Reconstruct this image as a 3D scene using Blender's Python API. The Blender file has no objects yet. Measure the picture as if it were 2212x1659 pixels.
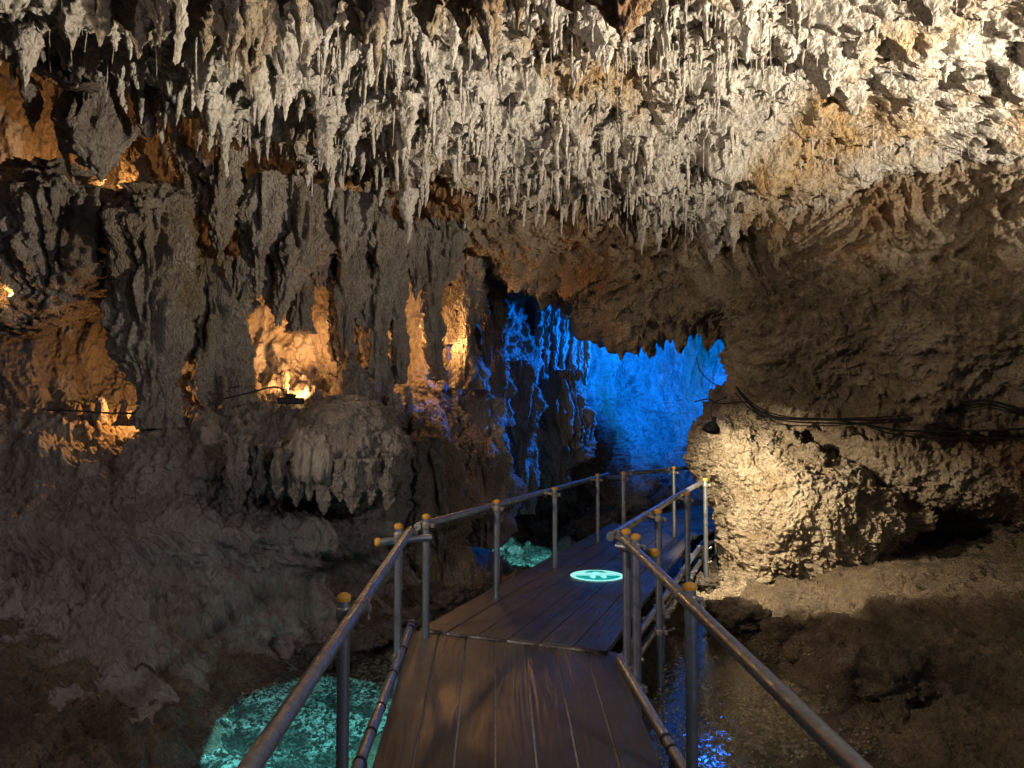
import bpy, math, random
import numpy as np
from mathutils import Vector, Matrix

random.seed(7)
rng = np.random.RandomState(11)
scene = bpy.context.scene
COL = scene.collection

# ------------------------------------------------------------------ camera
F = 1600.0
CX, CY = 1106.0, 829.5
PIT = math.radians(2.7)
CAM = np.array([0.0, 0.0, 1.6])
FW = np.array([0.0, math.cos(PIT), math.sin(PIT)])
UP = np.array([0.0, -math.sin(PIT), math.cos(PIT)])
RT = np.array([1.0, 0.0, 0.0])

def P(px, py, d):
    px = np.asarray(px, float); py = np.asarray(py, float); d = np.asarray(d, float)
    v = FW + ((px - CX) / F)[..., None] * RT + ((CY - py) / F)[..., None] * UP
    return CAM + d[..., None] * v

def G(px, py, z=0.0):
    v = FW + (px - CX) / F * RT + (CY - py) / F * UP
    t = (z - CAM[2]) / v[2]
    return CAM + t * v

def to_px(p):
    q = p - CAM
    d = q @ FW
    return CX + F * (q @ RT) / d, CY - F * (q @ UP) / d, d

cd = bpy.data.cameras.new('camera')
cd.sensor_width = 36.0
cd.lens = 36.0 * F / 2212.0
cd.clip_start = 0.05
cd.clip_end = 300
cam = bpy.data.objects.new('camera', cd)
cam.location = CAM
cam.rotation_euler = (math.pi / 2 + PIT, 0, 0)
COL.objects.link(cam)
scene.camera = cam

# ------------------------------------------------------------------ noise
_perm = rng.permutation(256).astype(np.int32)
_perm = np.concatenate([_perm, _perm, _perm])
_grad = rng.normal(size=(256, 3)).astype(np.float32)
_grad /= np.linalg.norm(_grad, axis=1)[:, None]

def perlin(p):
    p = np.asarray(p, np.float32)
    pi = np.floor(p).astype(np.int32)
    pf = p - pi
    u = pf * pf * pf * (pf * (pf * 6 - 15) + 10)
    out = 0
    X, Y, Z = pi[:, 0] & 255, pi[:, 1] & 255, pi[:, 2] & 255
    for dx in (0, 1):
        wx = u[:, 0] if dx else 1 - u[:, 0]
        ax = _perm[(X + dx) & 255]
        for dy in (0, 1):
            wy = u[:, 1] if dy else 1 - u[:, 1]
            ay = _perm[(ax + Y + dy) & 255]
            for dz in (0, 1):
                wz = u[:, 2] if dz else 1 - u[:, 2]
                h = _perm[(ay + Z + dz) & 255]
                g = _grad[h]
                dot = g[:, 0] * (pf[:, 0] - dx) + g[:, 1] * (pf[:, 1] - dy) + g[:, 2] * (pf[:, 2] - dz)
                out = out + wx * wy * wz * dot
    return out * 1.6

def fbm(p, o=3, g=0.5):
    s, a = 0, 1.0
    for i in range(o):
        s = s + a * perlin(p * (2.03 ** i) + 17.3 * i)
        a *= g
    return s

def billow(p, o=2, g=0.5):
    s, a = 0, 1.0
    for i in range(o):
        s = s + a * (np.abs(perlin(p * (2.1 ** i) + 9.1 * i)) * 2 - 0.6)
        a *= g
    return s

def ridged(p, o=2, g=0.5):
    return -billow(p, o, g)

def _h(ix, iy, k):
    return (_perm[(_perm[(ix + 31 * k) & 255] + iy) & 255] * 256 + _perm[(_perm[(iy + 57 * k) & 255] + ix + 5) & 255]) / 65536.0

def cones(xy, cell, k, rmin, rmax):
    """2D field of hanging cones: returns max over neighbouring cells of amp*(1-r/R)^1.6"""
    q = xy / cell
    ix = np.floor(q[:, 0]).astype(np.int32); iy = np.floor(q[:, 1]).astype(np.int32)
    best = np.zeros(len(xy), np.float32)
    for dx in (-1, 0, 1):
        for dy in (-1, 0, 1):
            jx, jy = ix + dx, iy + dy
            cx = jx + 0.15 + 0.7 * _h(jx, jy, k); cy = jy + 0.15 + 0.7 * _h(jx, jy, k + 1)
            R = rmin + (rmax - rmin) * _h(jx, jy, k + 2)
            A = 0.25 + 0.75 * _h(jx, jy, k + 3)
            r = np.hypot(q[:, 0] - cx, q[:, 1] - cy) / R
            v = A * np.clip(1 - r, 0, 1) ** 1.7
            best = np.maximum(best, v)
    return best

def cone_centres(x0, x1, y0, y1, cell, k):
    out = []
    for jx in range(int(x0 / cell) - 1, int(x1 / cell) + 2):
        for jy in range(int(y0 / cell) - 1, int(y1 / cell) + 2):
            a = np.array([jx]); b = np.array([jy])
            cx = (jx + 0.15 + 0.7 * _h(a, b, k)[0]) * cell; cy = (jy + 0.15 + 0.7 * _h(a, b, k + 1)[0]) * cell
            out.append((cx, cy, 0.25 + 0.75 * _h(a, b, k + 3)[0]))
    return out

def sstep(a, b, x):
    t = np.clip((x - a) / (b - a), 0, 1)
    return t * t * (3 - 2 * t)

# ------------------------------------------------------------------ object helpers
def tag(o, label=None, cat=None, group=None, kind=None):
    if label: o['label'] = label
    if cat: o['category'] = cat
    if group: o['group'] = group
    if kind: o['kind'] = kind
    return o

def link(o, parent=None):
    COL.objects.link(o)
    if parent is not None:
        o.parent = parent
    return o

def empty(name, loc=(0, 0, 0)):
    o = bpy.data.objects.new(name, None)
    o.location = loc
    o.empty_display_size = 0.2
    COL.objects.link(o)
    return o

def np_mesh(name, V, Fq, mat, smooth=True, flip=False):
    me = bpy.data.meshes.new(name)
    V = np.asarray(V, np.float32); Fq = np.asarray(Fq, np.int32)
    if flip: Fq = Fq[:, ::-1]
    n, k = Fq.shape
    me.vertices.add(len(V)); me.vertices.foreach_set('co', V.ravel())
    me.loops.add(n * k); me.loops.foreach_set('vertex_index', np.ascontiguousarray(Fq).ravel())
    me.polygons.add(n)
    me.polygons.foreach_set('loop_start', np.arange(0, n * k, k, dtype=np.int32))
    me.polygons.foreach_set('loop_total', np.full(n, k, np.int32))
    if smooth: me.polygons.foreach_set('use_smooth', np.ones(n, bool))
    me.update(calc_edges=True)
    me.validate()
    if mat: me.materials.append(mat)
    return me

def grid_faces(R, C, wrap=False):
    r = np.arange(R - 1)[:, None]; c = np.arange(C if wrap else C - 1)[None, :]
    c2 = (c + 1) % C
    return np.stack([r * C + c, r * C + c2, (r + 1) * C + c2, (r + 1) * C + c], -1).reshape(-1, 4)

class MB:
    """collects primitives into one mesh (vertex / face lists)"""
    def __init__(s): s.v = []; s.f = []; s.sm = []
    def add(s, V, Fs, sm=False):
        o = len(s.v); s.v += [tuple(map(float, x)) for x in V]
        s.f += [tuple(i + o for i in f) for f in Fs]; s.sm += [sm] * len(Fs)
    def tube(s, pts, r, n=14, cap=True, hollow=False):
        pts = [np.array(p, float) for p in pts]
        rr = r if isinstance(r, (list, tuple)) else [r] * len(pts)
        V = []; t0 = pts[1] - pts[0]
        a = np.array([0, 0, 1.0]) if abs(t0[2]) < 0.9 * np.linalg.norm(t0) else np.array([1.0, 0, 0])
        for i, p in enumerate(pts):
            t = pts[min(i + 1, len(pts) - 1)] - pts[max(i - 1, 0)]
            t = t / np.linalg.norm(t)
            x = np.cross(a, t); x /= np.linalg.norm(x); y = np.cross(t, x)
            for k in range(n):
                an = 2 * math.pi * k / n
                V.append(p + rr[i] * (math.cos(an) * x + math.sin(an) * y))
        Fs = []
        for i in range(len(pts) - 1):
            for k in range(n):
                k2 = (k + 1) % n
                Fs.append((i * n + k, i * n + k2, (i + 1) * n + k2, (i + 1) * n + k))
        s.add(V, Fs, True)
        if cap:
            L = (len(pts) - 1) * n
            s.add(V[:n], [tuple(range(n))[::-1]]); s.add(V[L:], [tuple(range(n))])
    def box(s, c, size, rot=None):
        c = np.array(c, float); V = []
        for sx in (-1, 1):
            for sy in (-1, 1):
                for sz in (-1, 1):
                    q = np.array([sx, sy, sz]) * np.array(size) / 2
                    if rot is not None: q = rot @ q
                    V.append(c + q)
        s.add(V, [(0, 1, 3, 2), (4, 6, 7, 5), (0, 4, 5, 1), (2, 3, 7, 6), (0, 2, 6, 4), (1, 5, 7, 3)])
    def build(s, name, mat, parent=None, bevel=0):
        me = bpy.data.meshes.new(name)
        me.from_pydata(s.v, [], s.f); me.update()
        me.polygons.foreach_set('use_smooth', s.sm)
        if mat: me.materials.append(mat)
        o = bpy.data.objects.new(name, me)
        link(o, parent)
        if bevel:
            b = o.modifiers.new('bevel', 'BEVEL'); b.width = bevel; b.segments = 2
        return o

# ------------------------------------------------------------------ materials
def new_mat(name):
    m = bpy.data.materials.new(name); m.use_nodes = True
    nt = m.node_tree
    return m, nt, nt.nodes['Principled BSDF']

def N(nt, t, **kw):
    n = nt.nodes.new(t)
    for k, v in kw.items():
        if k == 'ins':
            for a, b in v.items(): n.inputs[a].default_value = b
        else: setattr(n, k, v)
    return n

def ramp(nt, fac, stops):
    r = nt.nodes.new('ShaderNodeValToRGB')
    while len(r.color_ramp.elements) < len(stops): r.color_ramp.elements.new(0.5)
    for e, (p, c) in zip(r.color_ramp.elements, stops):
        e.position = p; e.color = (*c, 1) if len(c) == 3 else c
    nt.links.new(fac, r.inputs[0])
    return r

def rock_mat(name, c_dark, c_mid, c_light, rough=0.8, scale=1.0, bump=0.5, stretch=1.0, wet=0.0, stain=None, spec=0.3, painted_glints=False, speck=0.8):
    m, nt, b = new_mat(name)
    L = nt.links.new
    tc = N(nt, 'ShaderNodeNewGeometry')
    mp = N(nt, 'ShaderNodeMapping'); mp.inputs['Scale'].default_value = (scale, scale, scale * stretch)
    L(tc.outputs['Position'], mp.inputs['Vector'])
    v = mp.outputs[0]
    n1 = N(nt, 'ShaderNodeTexNoise', ins={'Scale': 0.9, 'Detail': 6.0, 'Roughness': 0.62, 'Distortion': 0.4}); L(v, n1.inputs['Vector'])
    n2 = N(nt, 'ShaderNodeTexNoise', ins={'Scale': 9.0, 'Detail': 5.0, 'Roughness': 0.7}); L(v, n2.inputs['Vector'])
    mx = N(nt, 'ShaderNodeMath', operation='ADD'); L(n1.outputs[0], mx.inputs[0])
    sc = N(nt, 'ShaderNodeMath', operation='MULTIPLY_ADD', ins={1: 0.6, 2: -0.3}); L(n2.outputs[0], sc.inputs[0]); L(sc.outputs[0], mx.inputs[1])
    r = ramp(nt, mx.outputs[0], [(0.30, c_dark), (0.5, c_mid), (0.68, c_light)])
    col = r.outputs[0]
    if stain:
        n4 = N(nt, 'ShaderNodeTexNoise', ins={'Scale': 0.55, 'Detail': 4.0, 'Roughness': 0.6}); 
        ad = N(nt, 'ShaderNodeVectorMath', operation='ADD', ins={1: (13.1, 4.2, 7.7)}); L(v, ad.inputs[0]); L(ad.outputs[0], n4.inputs['Vector'])
        r4 = ramp(nt, n4.outputs[0], [(0.52, (0, 0, 0)), (0.66, (1, 1, 1))])
        mc = N(nt, 'ShaderNodeMix', data_type='RGBA'); L(r4.outputs[0], mc.inputs['Factor']); L(col, mc.inputs['A']); mc.inputs['B'].default_value = (*stain, 1)
        col = mc.outputs['Result']
    sp1 = N(nt, 'ShaderNodeTexNoise', ins={'Scale': 34.0, 'Detail': 3.0, 'Roughness': 0.8})
    av = N(nt, 'ShaderNodeVectorMath', operation='ADD', ins={1: (3.3, 9.2, 1.7)}); L(v, av.inputs[0]); L(av.outputs[0], sp1.inputs['Vector'])
    rs = ramp(nt, sp1.outputs[0], [(0.34, (0.55, 0.53, 0.50)), (0.52, (1, 1, 1)), (0.70, (1.25, 1.25, 1.22))])
    ms = N(nt, 'ShaderNodeMix', data_type='RGBA', blend_type='MULTIPLY'); ms.inputs['Factor'].default_value = speck
    L(col, ms.inputs['A']); L(rs.outputs[0], ms.inputs['B']); col = ms.outputs['Result']
    if painted_glints:  # pool glints painted into the bed colour, pale flecks on darkened ground
        sx = N(nt, 'ShaderNodeSeparateXYZ'); L(tc.outputs['Position'], sx.inputs[0])
        e1 = N(nt, 'ShaderNodeMath', operation='MULTIPLY_ADD', ins={1: -0.39, 2: 2.99}); L(sx.outputs[1], e1.inputs[0])
        e2 = N(nt, 'ShaderNodeMath', operation='ADD'); L(sx.outputs[0], e2.inputs[0]); L(e1.outputs[0], e2.inputs[1])
        e3 = N(nt, 'ShaderNodeMath', operation='LESS_THAN', ins={1: 0.0}); L(e2.outputs[0], e3.inputs[0])
        fl = N(nt, 'ShaderNodeTexNoise', ins={'Scale': 22.0, 'Detail': 3.0, 'Roughness': 0.65, 'Distortion': 0.8}); L(tc.outputs['Position'], fl.inputs['Vector'])
        rf = ramp(nt, fl.outputs[0], [(0.47, (0, 0, 0)), (0.56, (1, 1, 1))])
        e4 = N(nt, 'ShaderNodeMath', operation='LESS_THAN', ins={1: -0.545}); L(sx.outputs[2], e4.inputs[0])
        lo_ = N(nt, 'ShaderNodeTexNoise', ins={'Scale': 3.2, 'Detail': 2.0}); L(tc.outputs['Position'], lo_.inputs['Vector'])
        rl = ramp(nt, lo_.outputs[0], [(0.40, (0.12,) * 3), (0.52, (1, 1, 1))])
        e5 = N(nt, 'ShaderNodeMath', operation='MULTIPLY'); L(e3.outputs[0], e5.inputs[0]); L(e4.outputs[0], e5.inputs[1])
        fm = N(nt, 'ShaderNodeMath', operation='MULTIPLY'); fz = N(nt, 'ShaderNodeMath', operation='MULTIPLY'); L(rf.outputs[0], fz.inputs[0]); L(rl.outputs[0], fz.inputs[1]); L(fz.outputs[0], fm.inputs[0]); L(e5.outputs[0], fm.inputs[1])
        dk = N(nt, 'ShaderNodeMix', data_type='RGBA'); L(e5.outputs[0], dk.inputs['Factor']); L(col, dk.inputs['A']); dk.inputs['B'].default_value = (0.045, 0.045, 0.04, 1); col = dk.outputs['Result']
        pm = N(nt, 'ShaderNodeMix', data_type='RGBA'); L(fm.outputs[0], pm.inputs['Factor']); L(col, pm.inputs['A']); pm.inputs['B'].default_value = (0.75, 0.75, 0.70, 1); col = pm.outputs['Result']
    L(col, b.inputs['Base Color'])
    b.inputs['Roughness'].default_value = rough
    b.inputs['Specular IOR Level'].default_value = spec
    if wet:
        rr = ramp(nt, n1.outputs[0], [(0.42, (rough,) * 3), (0.62, (wet,) * 3)])
        L(rr.outputs[0], b.inputs['Roughness'])
    # fine relief
    vo = N(nt, 'ShaderNodeTexVoronoi', ins={'Scale': 26.0}); 
    nd = N(nt, 'ShaderNodeTexNoise', ins={'Scale': 6.0, 'Detail': 2.0}); L(v, nd.inputs['Vector'])
    vm = N(nt, 'ShaderNodeVectorMath', operation='MULTIPLY_ADD', ins={1: (0.12, 0.12, 0.12)}); L(nd.outputs['Color'], vm.inputs[0]); L(v, vm.inputs[2])
    L(vm.outputs[0], vo.inputs['Vector'])
    n3 = N(nt, 'ShaderNodeTexNoise', ins={'Scale': 42.0, 'Detail': 4.0, 'Roughness': 0.7}); L(v, n3.inputs['Vector'])
    hs = N(nt, 'ShaderNodeMath', operation='MULTIPLY_ADD', ins={1: -0.7}); L(vo.outputs['Distance'], hs.inputs[0]); L(n3.outputs[0], hs.inputs[2])
    bp = N(nt, 'ShaderNodeBump', ins={'Strength': bump, 'Distance': 0.06}); L(hs.outputs[0], bp.inputs['Height'])
    L(bp.outputs[0], b.inputs['Normal'])
    return m

def simple_mat(name, col, rough=0.5, metal=0.0, bump=0.0, bscale=60, var=0.0, spec=0.5):
    m, nt, b = new_mat(name)
    L = nt.links.new
    b.inputs['Base Color'].default_value = (*col, 1); b.inputs['Roughness'].default_value = rough; b.inputs['Metallic'].default_value = metal
    b.inputs['Specular IOR Level'].default_value = spec
    g = N(nt, 'ShaderNodeNewGeometry')
    n = N(nt, 'ShaderNodeTexNoise', ins={'Scale': bscale, 'Detail': 5.0, 'Roughness': 0.65}); L(g.outputs['Position'], n.inputs['Vector'])
    if var:
        n2 = N(nt, 'ShaderNodeTexNoise', ins={'Scale': bscale * 0.15, 'Detail': 6.0, 'Roughness': 0.7}); L(g.outputs['Position'], n2.inputs['Vector'])
        r = ramp(nt, n2.outputs[0], [(0.3, tuple(c * (1 - var) for c in col)), (0.7, tuple(min(1, c * (1 + var)) for c in col))])
        L(r.outputs[0], b.inputs['Base Color'])
        r2 = ramp(nt, n2.outputs[0], [(0.35, (min(1, rough + 0.2),) * 3), (0.65, (max(0.05, rough - 0.12),) * 3)])
        L(r2.outputs[0], b.inputs['Roughness'])
    if bump:
        bp = N(nt, 'ShaderNodeBump', ins={'Strength': bump, 'Distance': 0.004}); L(n.outputs[0], bp.inputs['Height']); L(bp.outputs[0], b.inputs['Normal'])
    return m

M_ceil = rock_mat('pale_limestone', (0.30, 0.27, 0.235), (0.44, 0.41, 0.365), (0.56, 0.53, 0.48), 0.75, 1.0, 0.7, stain=(0.36, 0.24, 0.11))
M_tite = rock_mat('pale_calcite', (0.31, 0.28, 0.245), (0.44, 0.41, 0.365), (0.54, 0.51, 0.46), 0.65, 1.6, 0.6, stretch=0.6)
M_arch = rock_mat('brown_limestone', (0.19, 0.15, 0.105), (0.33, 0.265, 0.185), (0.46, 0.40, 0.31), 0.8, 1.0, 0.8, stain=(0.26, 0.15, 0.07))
M_wall = rock_mat('grey_flowstone', (0.15, 0.125, 0.11), (0.26, 0.225, 0.195), (0.38, 0.34, 0.30), 0.75, 1.0, 0.7, stretch=0.5, wet=0.45, stain=(0.19, 0.14, 0.08), speck=0.45)
M_bank = rock_mat('wet_dark_limestone', (0.06, 0.05, 0.042), (0.12, 0.10, 0.085), (0.20, 0.175, 0.15), 0.7, 1.0, 0.9, wet=0.38, spec=0.5, stain=(0.10, 0.06, 0.04))
M_boul = rock_mat('cream_limestone', (0.20, 0.155, 0.10), (0.36, 0.295, 0.205), (0.48, 0.42, 0.32), 0.8, 1.2, 0.8, stain=(0.30, 0.21, 0.11))
M_form = rock_mat('formation_calcite', (0.20, 0.165, 0.14), (0.31, 0.27, 0.235), (0.42, 0.38, 0.33), 0.7, 1.3, 1.0, stretch=0.6, wet=0.4, stain=(0.22, 0.17, 0.10))
M_bed = rock_mat('wet_gravel', (0.09, 0.068, 0.045), (0.20, 0.15, 0.095), (0.33, 0.26, 0.18), 0.6, 1.4, 1.0, wet=0.22, spec=0.6, painted_glints=True)
M_steel = simple_mat('galvanised_steel', (0.30, 0.33, 0.39), 0.38, 0.9, 0.25, 90, 0.35)
M_clamp = simple_mat('zinc_clamp', (0.30, 0.28, 0.25), 0.5, 0.8, 0.4, 120, 0.4)
M_cap = simple_mat('yellow_plastic', (0.55, 0.27, 0.03), 0.45, 0.0, 0.2, 200, 0.25)
M_blk = simple_mat('black_rubber', (0.008, 0.008, 0.009), 0.85, 0.0, 0.2, 100)
M_lamp = simple_mat('black_painted_metal', (0.015, 0.015, 0.016), 0.45, 0.3, 0.2, 100)

def wood_mat():
    m, nt, b = new_mat('dark_wet_wood'); L = nt.links.new
    tc = N(nt, 'ShaderNodeTexCoord')
    mp = N(nt, 'ShaderNodeMapping'); mp.inputs['Scale'].default_value = (9, 0.7, 9); L(tc.outputs['Object'], mp.inputs['Vector'])
    oi = N(nt, 'ShaderNodeObjectInfo')
    ad = N(nt, 'ShaderNodeVectorMath', operation='MULTIPLY_ADD', ins={1: (1, 1, 1)}); L(mp.outputs[0], ad.inputs[0])
    cm = N(nt, 'ShaderNodeCombineXYZ'); mu = N(nt, 'ShaderNodeMath', operation='MULTIPLY', ins={1: 40.0}); L(oi.outputs['Random'], mu.inputs[0]); L(mu.outputs[0], cm.inputs[0]); L(mu.outputs[0], cm.inputs[1]); L(cm.outputs[0], ad.inputs[2])
    n1 = N(nt, 'ShaderNodeTexNoise', ins={'Scale': 1.0, 'Detail': 3.0, 'Distortion': 0.6}); L(ad.outputs[0], n1.inputs['Vector'])
    w = N(nt, 'ShaderNodeMath', operation='MULTIPLY', ins={1: 26.0}); L(n1.outputs[0], w.inputs[0])
    s = N(nt, 'ShaderNodeMath', operation='SINE'); L(w.outputs[0], s.inputs[0])
    n2 = N(nt, 'ShaderNodeTexNoise', ins={'Scale': 1.4, 'Detail': 8.0, 'Roughness': 0.75})
    m2 = N(nt, 'ShaderNodeMapping'); m2.inputs['Scale'].default_value = (40, 1.5, 40); L(tc.outputs['Object'], m2.inputs['Vector']); L(m2.outputs[0], n2.inputs['Vector'])
    n3 = N(nt, 'ShaderNodeTexNoise', ins={'Scale': 1.6, 'Detail': 5.0, 'Roughness': 0.65}); g = N(nt, 'ShaderNodeNewGeometry'); L(g.outputs['Position'], n3.inputs['Vector'])
    mix = N(nt, 'ShaderNodeMath', operation='MULTIPLY_ADD', ins={1: 0.04}); L(s.outputs[0], mix.inputs[0]); L(n2.outputs[0], mix.inputs[2])
    a2 = N(nt, 'ShaderNodeMath', operation='MULTIPLY_ADD', ins={1: 0.25, 2: -0.12}); L(oi.outputs['Random'], a2.inputs[0])
    a3 = N(nt, 'ShaderNodeMath', operation='ADD'); L(mix.outputs[0], a3.inputs[0]); L(a2.outputs[0], a3.inputs[1])
    r = ramp(nt, a3.outputs[0], [(0.25, (0.030, 0.027, 0.026)), (0.55, (0.048, 0.044, 0.041)), (0.8, (0.072, 0.067, 0.063))])
    L(r.outputs[0], b.inputs['Base Color'])
    sp = N(nt, 'ShaderNodeSeparateXYZ'); L(g.outputs['Position'], sp.inputs[0])
    r2 = ramp(nt, n3.outputs[0], [(0.38, (0.58,) * 3), (0.62, (0.30,) * 3)])
    L(r2.outputs[0], b.inputs['Roughness'])
    hb = N(nt, 'ShaderNodeMath', operation='MULTIPLY_ADD', ins={1: 0.5}); L(s.outputs[0], hb.inputs[0]); L(n2.outputs[0], hb.inputs[2])
    bp = N(nt, 'ShaderNodeBump', ins={'Strength': 0.5, 'Distance': 0.006}); L(hb.outputs[0], bp.inputs['Height']); L(bp.outputs[0], b.inputs['Normal'])
    return m
M_wood = wood_mat()
M_lit_joint = simple_mat('pale_lit_edges_in_joints', (0.40, 0.385, 0.37), 0.8, 0.0, 0.5, 150, 0.5)  # pale tone standing in for light on the plank edges

def water_mat():
    m, nt, b = new_mat('stream_water'); L = nt.links.new
    nt.nodes.remove(b)
    out = nt.nodes['Material Output']
    g = N(nt, 'ShaderNodeNewGeometry')
    n = N(nt, 'ShaderNodeTexNoise', ins={'Scale': 7.0, 'Detail': 4.0, 'Roughness': 0.55, 'Distortion': 0.3}); L(g.outputs['Position'], n.inputs['Vector'])
    bp = N(nt, 'ShaderNodeBump', ins={'Strength': 0.35, 'Distance': 0.02}); L(n.outputs[0], bp.inputs['Height'])
    tr = N(nt, 'ShaderNodeBsdfTransparent'); tr.inputs[0].default_value = (0.80, 0.84, 0.80, 1)
    gl = N(nt, 'ShaderNodeBsdfGlossy', ins={'Roughness': 0.04}); L(bp.outputs[0], gl.inputs['Normal'])
    lw = N(nt, 'ShaderNodeLayerWeight', ins={'Blend': 0.5}); L(bp.outputs[0], lw.inputs['Normal'])
    pw = N(nt, 'ShaderNodeMath', operation='POWER', ins={1: 4.5}); L(lw.outputs['Facing'], pw.inputs[0])
    fr = N(nt, 'ShaderNodeMath', operation='MULTIPLY_ADD', ins={1: 0.95, 2: 0.03}); L(pw.outputs[0], fr.inputs[0])
    mx = N(nt, 'ShaderNodeMixShader'); L(fr.outputs[0], mx.inputs[0]); L(tr.outputs[0], mx.inputs[1]); L(gl.outputs[0], mx.inputs[2])
    L(mx.outputs[0], out.inputs['Surface'])
    return m
M_water = water_mat()

def emit_mat(name, col, s):
    m, nt, b = new_mat(name)
    b.inputs['Base Color'].default_value = (*[c * 0.5 for c in col], 1); b.inputs['Roughness'].default_value = 0.6
    b.inputs['Emission Color'].default_value = (*col, 1); b.inputs['Emission Strength'].default_value = s
    return m

# ------------------------------------------------------------------ rock surfaces
def catmull(A, n, axis):
    A = np.moveaxis(A, axis, 0)
    k = A.shape[0]
    t = np.linspace(0, k - 1, n); i = np.minimum(t.astype(int), k - 2); f = (t - i).reshape((-1,) + (1,) * (A.ndim - 1))
    g = lambda j: A[np.clip(j, 0, k - 1)]
    p0, p1, p2, p3 = g(i - 1), g(i), g(i + 1), g(i + 2)
    R = 0.5 * (2 * p1 + (p2 - p0) * f + (2 * p0 - 5 * p1 + 4 * p2 - p3) * f ** 2 + (3 * p1 - 3 * p2 + p3 - p0) * f ** 3)
    return np.moveaxis(R, 0, axis)

def normals(S):
    du = np.gradient(S, axis=0); dv = np.gradient(S, axis=1)
    n = np.cross(dv, du)
    n /= np.linalg.norm(n, axis=2)[..., None] + 1e-9
    return n

def d_rough(p, k=1.0, fine=1.0):
    w = np.stack([perlin(p * 1.1 + 3), perlin(p * 1.1 + 40), perlin(p * 1.1 + 80)], 1) * 0.25
    q = p + w
    return k * (0.20 * fbm(q / 1.1, 3) + 0.06 * ridged(q / 0.42, 2)) + k * 0.05 * ridged(q / 0.22 + 6, 1) + fine * (0.034 * billow(q / 0.13, 2) + 0.017 * billow(p / 0.05, 1))

def d_flow(p, k=1.0, fine=1.0):
    w = np.stack([perlin(p * 0.9 + 3), perlin(p * 0.9 + 40), 0 * p[:, 0]], 1) * 0.22
    q = p + w
    z = np.array([1, 1, 0.16]); z2 = np.array([1, 1, 0.30])
    return k * (0.20 * fbm(q / 1.2, 2) + 0.11 * billow(q * z / 0.33, 2)) + fine * (0.022 * billow(p / 0.075 + 5, 1) + 0.038 * billow(q * z2 / 0.11, 2) + 0.020 * billow(p / np.array([0.05, 0.05, 0.08]), 1))

def d_strata(p, k=1.0, fine=1.0):
    w = np.stack([0 * p[:, 0], 0 * p[:, 0], perlin(p * 0.8 + 5)], 1) * 0.35
    q = p + w
    z = np.array([1, 1, 3.2])
    st = ridged(q * z / 0.55, 2)
    cr = np.clip(0.14 - np.abs(perlin(q * z / 0.8 + 50)), 0, 1) * 7
    return k * (0.22 * fbm(q / 0.8, 3) + 0.015 * st - 0.05 * cr + 0.05 * ridged(p / 0.3 + 3, 2)) + fine * (0.032 * billow(q * np.array([1, 1, 1.3]) / 0.13, 2) + 0.022 * billow(p / 0.07, 2))

def surface(name, ctrl, nu, nv, disp, mat, kind=None, extra=None, world=False, parent=None, flip=False, keep=False):
    C = np.array(ctrl, float)
    Wd = C if world else P(C[..., 0], C[..., 1], C[..., 2])
    S = catmull(catmull(Wd, nu, 0), nv, 1)
    nrm = normals(S)
    ctr = S[nu // 2, nv // 2]
    sgn = 1.0 if np.sum(nrm * (CAM - S)) > 0 else -1.0
    if flip: sgn = -sgn
    nrm = nrm * sgn
    flat = S.reshape(-1, 3)
    dd = disp(flat)
    if dd.ndim == 1: V = flat + nrm.reshape(-1, 3) * dd[:, None]
    else: V = flat + dd
    if extra is not None: V = extra(V, nrm.reshape(-1, 3))
    me = np_mesh(name, V, grid_faces(nu, nv), mat, flip=(sgn < 0))
    o = bpy.data.objects.new(name, me)
    link(o, parent)
    if kind: o['kind'] = kind
    if keep: return o, V.reshape(nu, nv, 3)
    return o

# --- ceiling -------------------------------------------------------
cpx = [-400, -150, 110, 450, 800, 1100, 1400, 1700, 2000, 2300, 2560]
lipy = [70, 80, 95, 235, 345, 405, 425, 455, 385, 345, 335]
lipd = [6.6, 6.6, 6.9, 7.4, 8.2, 8.6, 8.8, 8.7, 8.1, 7.2, 6.4]
rows = []
back = [(px, ly - 75, ld + 1.2) for px, ly, ld in zip(cpx, lipy, lipd)]
under = [(px, ly - 12, ld + 0.45) for px, ly, ld in zip(cpx, lipy, lipd)]
rows.append(back); rows.append(under)
rows.append([(px, ly, ld) for px, ly, ld in zip(cpx, lipy, lipd)])
rows.append([(px, ly * 0.72, ld * 0.90) for px, ly, ld in zip(cpx, lipy, lipd)])
rows.append([(px, min(200, ly * 0.55), 0.84 * ld - 0.1) for px, ly, ld in zip(cpx, lipy, lipd)])
rows.append([(px, min(60, ly * 0.2), 0.70 * ld) for px, ly, ld in zip(cpx, lipy, lipd)])
rows.append([(px, -120, 0.56 * ld) for px, ly, ld in zip(cpx, lipy, lipd)])
rows.append([(CX + (px - CX) * 1.2, -420, 0.42 * ld) for px, ly, ld in zip(cpx, lipy, lipd)])
rows.append([(CX + (px - CX) * 1.6, -1000, 0.28 * ld) for px, ly, ld in zip(cpx, lipy, lipd)])

def rough_side(p):   # 1 where densely hung, lower to the right where the ceiling is smoother
    return (1 - 0.85 * sstep(1.9, 3.4, p[:, 0] - 0.1 * p[:, 1])) * (1 - 0.55 * sstep(-2.2, -3.6, p[:, 0]))

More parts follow.
